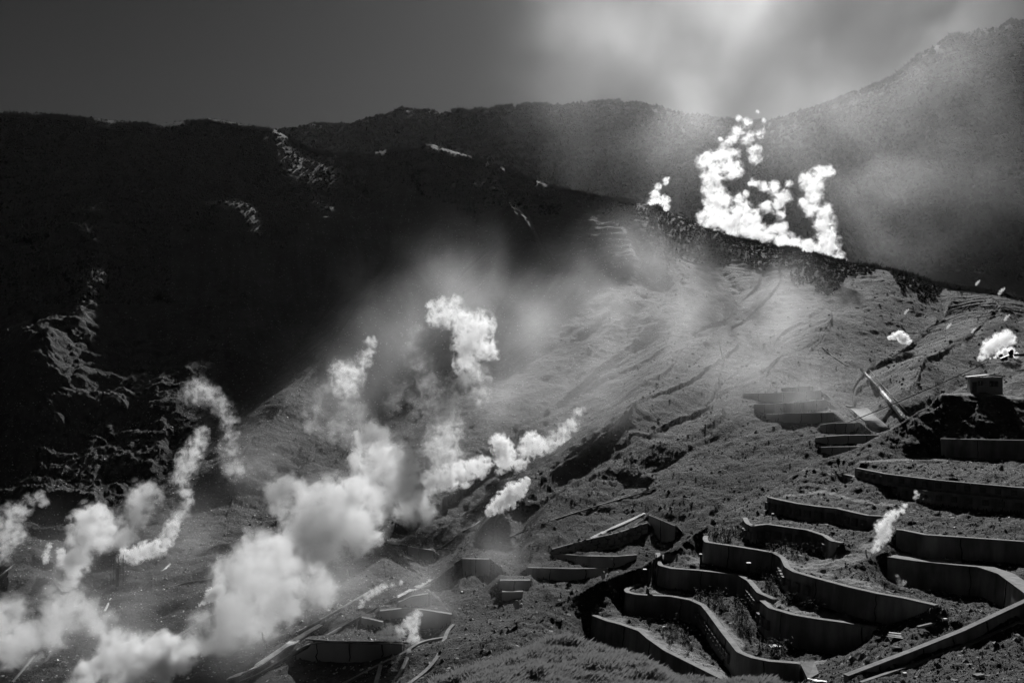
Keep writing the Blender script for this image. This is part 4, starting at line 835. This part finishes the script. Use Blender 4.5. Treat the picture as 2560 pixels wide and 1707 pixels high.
# grass
n = 110000; ok = (knoll.V < 1760) & (knoll.U > 1080) & (knoll.ts[:, None] > .8) & (knoll.ts[:, None] < 2.35); I = np.nonzero(ok.ravel())[0]; pk = rng.choice(I, n); X = knoll.X.ravel()[pk] + rng.normal(0, .05, n); Y = knoll.Y.ravel()[pk] + rng.normal(0, .1, n); Z = knoll.Z.ravel()[pk]
cl = vnoise(X / .8, Y / .8, 91) + .5; cl2 = vnoise(X / 2.6, Y / 2.6, 93) + .5; h = rng.uniform(.18, .5, n) * (.35 + cl) * (.5 + cl2); a = rng.normal(.35, .35, n); w_ = .011; dx, dy = np.sin(a) * h, rng.normal(0, .15, n) * h
V = np.stack([np.stack([X - w_, Y, Z - .03], -1), np.stack([X + w_, Y, Z - .03], -1), np.stack([X + dx * .35 + w_ * .8, Y + dy * .4, Z + h * .6], -1), np.stack([X + dx, Y + dy, Z + h * .95], -1)], 1).reshape(-1, 3); b = np.arange(n)[:, None] * 4
o = np_mesh("grass", V, np.concatenate([b + [0, 1, 2], b + [0, 2, 3]]), M_grass, smooth=False); tag(o, "dry grass on the foreground knoll", "grass", kind="stuff")
for (u, v, l) in ((1552, 1655, "left of the two pale flower heads standing out of the foreground grass"), (1630, 1672, "right of the two pale flower heads standing out of the foreground grass")):
    D = knoll.at(u, v + 14); a = P(u, v + 26, D); t_ = P(u, v, D); e = empty("wild_flower", a); tag(e, l, "flower"); mb = MB(); mb.tube([Vector((0, 0, 0)), (t_ - a) * .5 + Vector((.02, 0, 0)), t_ - a], .012, 4); mb.obj("stem", M_grass, e)
    mb = MB()
    for k in range(14):
        q = k * .45; c = (t_ - a); mb.box(c + Vector((math.cos(q) * .07 * (k % 3), math.sin(q) * .07 * (k % 3), random.uniform(-.01, .02))), .06, .06, .03)
    mb.obj("flower_head", M_white, e)

GR = "steam plumes rising from the vents"
# behind the shoulder of the slope, upper right
steam("steam_plume", crop(1550, 200, 2.329, [(480, 795, 28), (545, 810, 50), (560, 720, 52), (540, 640, 45), (540, 560, 48), (505, 480, 42), (560, 455, 42), (625, 440, 34), (655, 520, 42), (670, 430, 26), (600, 700, 36), (700, 690, 26),
    (730, 665, 18), (585, 345, 13), (592, 385, 15)]), 628, .5, 0.7, amp=4.0, fq=1.0, rough=.7, label="tall dense white steam column behind the ridge shoulder, leftmost and thickest of the tall ones", group=GR, rnd=2)
steam("steam_plume", crop(1550, 200, 2.329, [(650, 840, 55), (700, 770, 50), (750, 800, 50), (800, 890, 45), (760, 880, 50), (860, 905, 38), (930, 860, 32), (940, 930, 38), (930, 775, 28), (915, 725, 30), (950, 680, 36), (900, 635, 32), (840, 625, 24),
    (780, 595, 22), (980, 610, 20), (850, 735, 26), (1000, 950, 38), (1080, 972, 34)]), 626, .5, 0.7, amp=4.0, fq=1.0, rough=.7, label="branching white steam plume in the middle behind the ridge shoulder", group=GR, rnd=3)
steam("steam_plume", crop(1550, 200, 2.329, [(1150, 995, 34), (1200, 1010, 45), (1275, 1045, 30), (1210, 930, 50), (1195, 840, 46), (1190, 770, 36), (1110, 750, 36), (1070, 715, 26), (1130, 685, 36), (1120, 620, 44), (1090, 575, 32), (1160, 550, 34), (1200, 540, 32),
    (1225, 545, 18)]), 622, .5, .7, amp=4.0, fq=1.0, rough=.7, label="leaning white steam column behind the ridge shoulder, rightmost of the tall ones", group=GR, rnd=4)
steam("steam_plume", crop(1550, 200, 2.329, [(215, 725, 36), (255, 705, 25), (205, 665, 22), (222, 620, 16), (270, 590, 16), (285, 575, 9), (185, 745, 18), (250, 740, 25)]), 622, .5, .7,
      label="small isolated white puff on the ridge line left of the tall columns", group=GR, rnd=5)
steam("steam_wisp", crop(1550, 200, 2.329, [(780, 410, 30), (790, 460, 26), (760, 330, 22), (820, 310, 24), (690, 300, 28), (690, 225, 18), (840, 240, 14), (800, 190, 12), (650, 350, 24), (620, 370, 20), (730, 350, 22), (740, 250, 22)]), 640, .3, 1.2, warp=1.3, fq=1,
      label="torn thin wisps above the tall steam columns, crossing the saddle of the skyline", cat="steam wisp", rnd=6)
# valley
dG1 = main.at(1045, 1330) - 6
steam("steam_plume", [(911, 1095, 24), (935, 1080, 24), (960, 1083, 14), (944, 1123, 33), (973, 1147, 38), (992, 1186, 43), (1011, 1224, 38), (1045, 1262, 30), (1069, 1291, 22), (890, 1150, 20), (925, 1195, 38), (960, 1245, 38), (1020, 1285, 26)], dG1, .75, 0.8, amp=3.2, fq=1.1,
      label="brightest dense steam cloud in mid valley, curling over to the left at its top", group=GR, rnd=7)
steam("steam_plume", [(877, 1243, 45), (815, 1262, 48), (785, 1300, 50), (839, 1315, 58), (885, 1300, 50), (767, 1355, 50), (820, 1375, 50), (900, 1340, 40), (700, 1385, 45), (740, 1400, 50)], main.at(800, 1400) - 8, 1.1, 0.8, amp=3.6, fq=1.3, rough=.66,
      label="broad pale steam cloud left of the brightest cloud, fading down to the left", group=GR, rnd=8)
steam("steam_plume", [(640, 1365, 34), (620, 1340, 16), (690, 1400, 45), (640, 1440, 58), (580, 1425, 40), (720, 1450, 52), (620, 1500, 60), (690, 1510, 52), (570, 1500, 34), (610, 1560, 60), (550, 1610, 60), (780, 1470, 36), (820, 1480, 28), (500, 1660, 60)], main.at(620, 1560) - 10, 1.0, 1.0, amp=3.4, fq=1.2, rough=.64, warp=.7,
      label="large grey steam bank sloping down to the lower left in front of the valley floor", group=GR, rnd=9)
steam("steam_plume", [(705, 1225, 32), (680, 1240, 26), (730, 1215, 24), (700, 1270, 22), (760, 1240, 22)], main.at(700, 1290) - 10, .9, 1.0, amp=3, fq=1, label="rounded detached puff above the broad pale cloud, against the dark slope", group=GR, rnd=10)
steam("steam_plume", [(1078, 1208, 20), (1100, 1195, 22), (1125, 1190, 22), (1155, 1183, 22), (1193, 1167, 20), (1217, 1157, 12), (1070, 1190, 12)], main.at(1100, 1260), .8, 0.6, label="low white steam band running right along the gully from the brightest cloud", group=GR, rnd=11)
steam("steam_plume", [(1102, 1140, 32), (1122, 1150, 28), (1116, 1095, 36), (1126, 1050, 28), (1121, 1009, 26), (1130, 980, 20), (1150, 950, 24), (1085, 1120, 26), (1190, 940, 26), (1200, 985, 20)], main.at(1110, 1230), .4, 1.2,
      label="thin tall steam column above the low white band", group=GR, rnd=12)
steam("steam_plume", [(1169, 875, 26), (1183, 843, 34), (1198, 812, 26), (1218, 870, 20), (1165, 905, 22), (1240, 890, 8)], main.at(1140, 1120), .7, 0.8, label="high bright steam puff floating above the tall thin column", group=GR, rnd=13)
steam("steam_wisp", [(1150, 795, 22), (1116, 784, 24), (1085, 795, 16), (1078, 763, 11), (1105, 757, 12), (1140, 755, 13), (1090, 775, 14)], main.at(1140, 1120), .3, 0.7, label="torn wispy cap to the left of the high bright puff", cat="steam wisp", rnd=14)
steam("steam_plume", [(1250, 1109, 18), (1262, 1133, 19), (1262, 1157, 16), (1250, 1178, 9), (1246, 1100, 12)], main.at(1250, 1190), .8, 0.5, label="small upright bright puff right of the low white band", group=GR, rnd=15)
steam("steam_plume", [(1298, 1160, 12), (1317, 1128, 16), (1331, 1104, 18), (1312, 1100, 9), (1350, 1118, 14)], main.at(1300, 1180), .6, 0.5, label="knotted white puff next on the right of the small upright puff", group=GR, rnd=16)
steam("steam_wisp", [(1375, 1112, 16), (1403, 1100, 16), (1410, 1075, 13), (1432, 1060, 14), (1446, 1028, 10), (1462, 1024, 6), (1385, 1090, 12)], main.at(1300, 1180), .25, 0.8, warp=.8, label="thin wisp trailing up the bare slope to the right of the knotted puff", cat="steam wisp", rnd=17)
steam("steam_plume", [(1222, 1280, 8), (1232, 1270, 11), (1248, 1258, 15), (1269, 1246, 18), (1288, 1228, 16), (1308, 1211, 11), (1272, 1218, 8), (1318, 1200, 6)], main.at(1225, 1295), .9, 0.5, label="slim white jet of steam leaning right above the end of the valley path", group=GR, rnd=18)
steam("steam_plume", [(858, 932, 26), (885, 930, 22), (906, 905, 16), (920, 880, 13), (925, 857, 12), (868, 960, 26), (935, 848, 7)], main.at(850, 1150), .3, 1.1, label="faint steam puff with a hooked top, upper left of the valley steam", group=GR, rnd=19)
steam("steam_wisp", [(810, 985, 30), (795, 1020, 30), (868, 1013, 30), (896, 1045, 30), (839, 1065, 36), (780, 1050, 26), (870, 1100, 26)], main.at(830, 1180), .16, 1.6, label="broad faint veil of steam below the hooked puff", cat="steam wisp", rnd=20)
steam("steam_wisp", [(1040, 830, 20), (1030, 870, 18), (1050, 910, 26), (1070, 960, 30), (1000, 980, 26), (1060, 1010, 30), (985, 1010, 20)], main.at(1040, 1150), .1, 1.6, label="faint veil left of the tall thin column", cat="steam wisp", rnd=21)
steam("steam_plume", [(497, 979, 26), (526, 988, 20), (470, 985, 16), (555, 1017, 20), (574, 1049, 18), (576, 1090, 18), (570, 1130, 20), (540, 1000, 16), (590, 1170, 24), (500, 955, 12)], main.at(480, 1260), .22, 1.2, label="faint arched steam plume on the left, higher than the rest of the left group", group=GR, rnd=22)
steam("steam_plume", [(503, 1080, 14), (497, 1102, 18), (488, 1125, 20), (472, 1145, 20), (465, 1168, 20), (450, 1195, 18), (462, 1232, 14), (468, 1255, 12), (453, 1285, 16)], main.at(450, 1300), .42, 1.0, label="narrow steam column rising inside the faint arch", group=GR, rnd=23)
steam("steam_plume", [(360, 1240, 30), (350, 1262, 28), (338, 1290, 30), (318, 1260, 14), (315, 1325, 26), (290, 1355, 26), (260, 1385, 20)], main.at(330, 1370), .7, .9, amp=3.2, fq=1, label="pale round-topped steam plume between the pole frame and the narrow column", group=GR, rnd=24)
steam("steam_plume", [(233, 1294, 30), (259, 1305, 22), (200, 1310, 24), (272, 1318, 14), (226, 1332, 34), (210, 1362, 32), (194, 1394, 28), (175, 1426, 24), (162, 1456, 20), (150, 1480, 16)], main.at(170, 1480), 1.0, 0.8, amp=3, fq=1, rough=.6, label="large cauliflower-topped steam column on the left, leaning right", group=GR, rnd=25)
steam("steam_plume", [(430, 1315, 13), (424, 1330, 14), (417, 1348, 14), (394, 1368, 16), (365, 1375, 16), (336, 1386, 16), (312, 1385, 12), (301, 1397, 7), (440, 1300, 9)], main.at(300, 1430), .8, 0.6, label="curling white steam jet that starts behind the pole frame", group=GR, rnd=26)
steam("steam_plume", [(162, 1530, 46), (113, 1580, 46), (210, 1535, 34), (60, 1600, 46), (16, 1523, 32), (0, 1570, 40), (32, 1625, 42), (-40, 1560, 40), (130, 1500, 26), (250, 1560, 30)], main.at(100, 1660), .8, 1.1, amp=3.0, fq=1.1, rough=.6, warp=.7, label="soft grey steam bank low at the left edge", group=GR, rnd=27)
steam("steam_plume", [(278, 1596, 22), (300, 1612, 26), (330, 1630, 34), (375, 1628, 32), (420, 1610, 24), (436, 1600, 14), (275, 1653, 30), (340, 1665, 34), (226, 1675, 26), (400, 1660, 34), (450, 1650, 30), (200, 1700, 24), (300, 1710, 34)], main.at(330, 1720) - 8, 1.5, .9, amp=2.8, fq=.9, rough=.58, label="bright steam cloud at the bottom left, nearest to the viewer", group=GR, rnd=28)
steam("steam_plume", [(32, 1284, 22), (58, 1274, 15), (19, 1323, 26), (42, 1340, 20), (10, 1362, 22), (97, 1239, 11), (75, 1250, 12), (110, 1255, 10), (-20, 1330, 30), (0, 1390, 18)], main.at(20, 1420), .38, 1.0, label="ragged steam plume at the left edge over the far bench", group=GR, rnd=29)
steam("steam_plume", [(113, 1402, 6), (115, 1390, 7), (118, 1378, 6), (122, 1365, 6)], main.at(112, 1412), .6, 0.6, label="tiny upright puff left of the cauliflower-topped column", group=GR, rnd=30)
steam("steam_plume", [(150, 1380, 9), (155, 1392, 10), (163, 1402, 9)], main.at(160, 1412), .7, 0.6, label="short bright puff touching the foot of the cauliflower-topped column", group=GR, rnd=31)
steam("steam_plume", [(500, 1511, 3.5), (508, 1505, 4.5), (518, 1499, 6), (530, 1488, 12), (540, 1482, 12), (548, 1474, 10), (528, 1478, 8)], main.at(500, 1515), 1, 0.45, label="small sharp white jet hissing right, beside the grey steam bank", group=GR, rnd=32)
# terraces and right-hand slope
steam("steam_plume", [(2184, 1376, 5), (2190, 1368, 7), (2197, 1357, 9), (2207, 1340, 12), (2206, 1318, 13), (2218, 1305, 9), (2225, 1292, 10), (2236, 1284, 8), (2254, 1275, 7), (2262, 1264, 5), (2215, 1325, 12)], 112.5, .7, 0.6, warp=.8, label="larger steam jet rising from the sandy gully between the terrace walls", group=GR, rnd=33)
steam("steam_plume", [(2237, 1480, 3.5), (2241, 1470, 4.5), (2250, 1462, 5.5), (2247, 1450, 5), (2243, 1440, 4), (2258, 1456, 5)], 105, .35, 0.6, warp=.8, label="small faint steam jet in the dark pit in front of the right-hand wall", group=GR, rnd=34)
steam("steam_wisp", [(2290, 1246, 5), (2294, 1238, 5), (2290, 1230, 4)], 135, .3, 0.6, label="tiny wisp against the lower row of anchor heads, left one of two", cat="steam wisp", rnd=35)
steam("steam_wisp", [(2312, 1250, 4), (2320, 1249, 6), (2328, 1255, 5)], 134, .3, 0.6, label="tiny wisp against the lower row of anchor heads, right one of two", cat="steam wisp", rnd=36)
steam("steam_plume", [(2224, 844, 4), (2236, 840, 6), (2250, 838, 8), (2258, 846, 9), (2262, 854, 5), (2271, 857, 4), (2276, 853, 3)], main.at(2260, 870) - 3, 1, 0.45, label="compact bright puff on the slope above the white stone chute", group=GR, rnd=37)
steam("steam_plume", [(2445, 899, 3), (2452, 893, 6), (2462, 882, 9), (2470, 870, 12), (2482, 862, 13), (2498, 852, 13), (2515, 844, 13), (2530, 850, 8)], main.at(2445, 903) - 3, .6, 0.5, label="bright steam jet above the hut, upper of the two slanting streaks", group=GR, rnd=38)
steam("steam_plume", [(2476, 896, 2), (2488, 893, 3), (2500, 885, 6), (2514, 879, 7), (2528, 876, 6), (2540, 888, 5)], main.at(2480, 900) - 3, 1, 0.45, label="thin bright steam streak above the hut, lower of the two slanting streaks", group=GR, rnd=39)
for i, (u, v, r, l) in enumerate([(2262, 784, 5, "tiny upright puff high on the slope above the compact bright puff"), (2430, 831, 5, "small pointed puff on the slope left of the hut steam"), (2512, 800, 6, "tiny puff near the right edge, above the hut steam"),
        (2440, 712, 5, "tiny puff on the ridge line towards the right edge, left one of the pair"), (2498, 735, 7, "tiny puff on the ridge line towards the right edge, right one of the pair"), (1785, 594, 5, "tiny puff on the near side of the ridge shoulder below the tall columns"), (2368, 820, 5, "thin slanting streak of steam between the compact puff and the small pointed puff")]):
    steam("steam_puff", [(u, v, r * .4), (u + r * .5, v - r * .8, r * .5), (u + r * 1.1, v - r * 1.5, r * .45), (u + r * 1.9, v - r * 2.1, r * .3)], main.at(u, v + r) - 2, .22, .9, warp=1.4, label=l, cat="steam puff", group="tiny puffs on the upper slope", rnd=40 + i)
steam("steam_plume", [(925, 1626, 6), (942, 1618, 7), (960, 1608, 9), (975, 1600, 10), (988, 1592, 12), (972, 1576, 13), (952, 1585, 9), (1000, 1578, 12), (1020, 1562, 11), (1032, 1553, 13), (1042, 1535, 10), (1032, 1592, 12), (1035, 1575, 10)], main.at(920, 1632), .5, 0.7, label="knotted steam plume in front of the low concrete walls at the bottom centre", group=GR, rnd=50)
steam("steam_plume", [(901, 1517, 5), (906, 1505, 6), (918, 1490, 7), (930, 1482, 7), (945, 1474, 8), (960, 1467, 7), (980, 1462, 5), (1003, 1455, 5)], main.at(900, 1520), .4, 0.6, label="low white steam streak lying along the uphill track", group=GR, rnd=51)
# thin drifting steam
def drift(puffs, D, dens, label, g=.6, soft=1.8, amp=1.5, fq=.9, rnd=60):
    return steam("drifting_steam", puffs, D, dens, soft, g, fq, kind="stuff", label=label, cat="thin steam", warp=.45, hull=1.65, thick=.3, rnd=rnd, rs=1.65, amp=amp, rough=.5, dk=5, fall=2.2)
drift([(1850, 40, 340), (2050, 280, 320), (1720, 300, 280), (2250, 420, 300), (1500, 120, 300), (2350, 150, 260), (1850, -250, 360), (2480, 560, 260), (2250, 640, 240)], 700, .075, "thin sheet of sunlit steam drifting across the sky above the saddle", amp=2.0, fq=1.8, rnd=60)
drift([(1700, 800, 210), (1500, 780, 200), (1850, 900, 190), (1330, 850, 200), (1950, 800, 180), (1620, 660, 170), (1480, 960, 190), (2030, 1000, 170)], 290, .15, "thin glowing steam drifting over the middle of the bare slope", amp=1.6, fq=1.5, rnd=61)
drift([(1000, 850, 200), (1150, 720, 170), (850, 1000, 180), (1250, 1000, 180), (1050, 1150, 170), (800, 1200, 150), (650, 1170, 150)], 290, .11, "faint steam hanging in front of the dark slope behind the valley plumes", amp=1.8, fq=1.5, rnd=62)
drift([(300, 1560, 200), (600, 1560, 190), (850, 1450, 170), (150, 1450, 180), (1050, 1500, 130), (450, 1350, 160), (1250, 1400, 120)], 160, .13, "faint steam lying over the valley floor", rnd=63)
# ---------------------------------------------------------------- air
mb = MB(); mb.box((0, 850, 120), 2600, 1900, 800); m = bpy.data.materials.new("haze"); m.use_nodes = True; t = m.node_tree; t.nodes.clear()
pv = t.nodes.new("ShaderNodeVolumePrincipled"); pv.inputs['Density'].default_value = 1.0e-5; pv.inputs['Color'].default_value = (1, 1, 1, 1); pv.inputs['Anisotropy'].default_value = .5
out = t.nodes.new("ShaderNodeOutputMaterial"); t.links.new(pv.outputs[0], out.inputs['Volume']); o = mb.obj("haze", m); tag(o, kind="stuff")
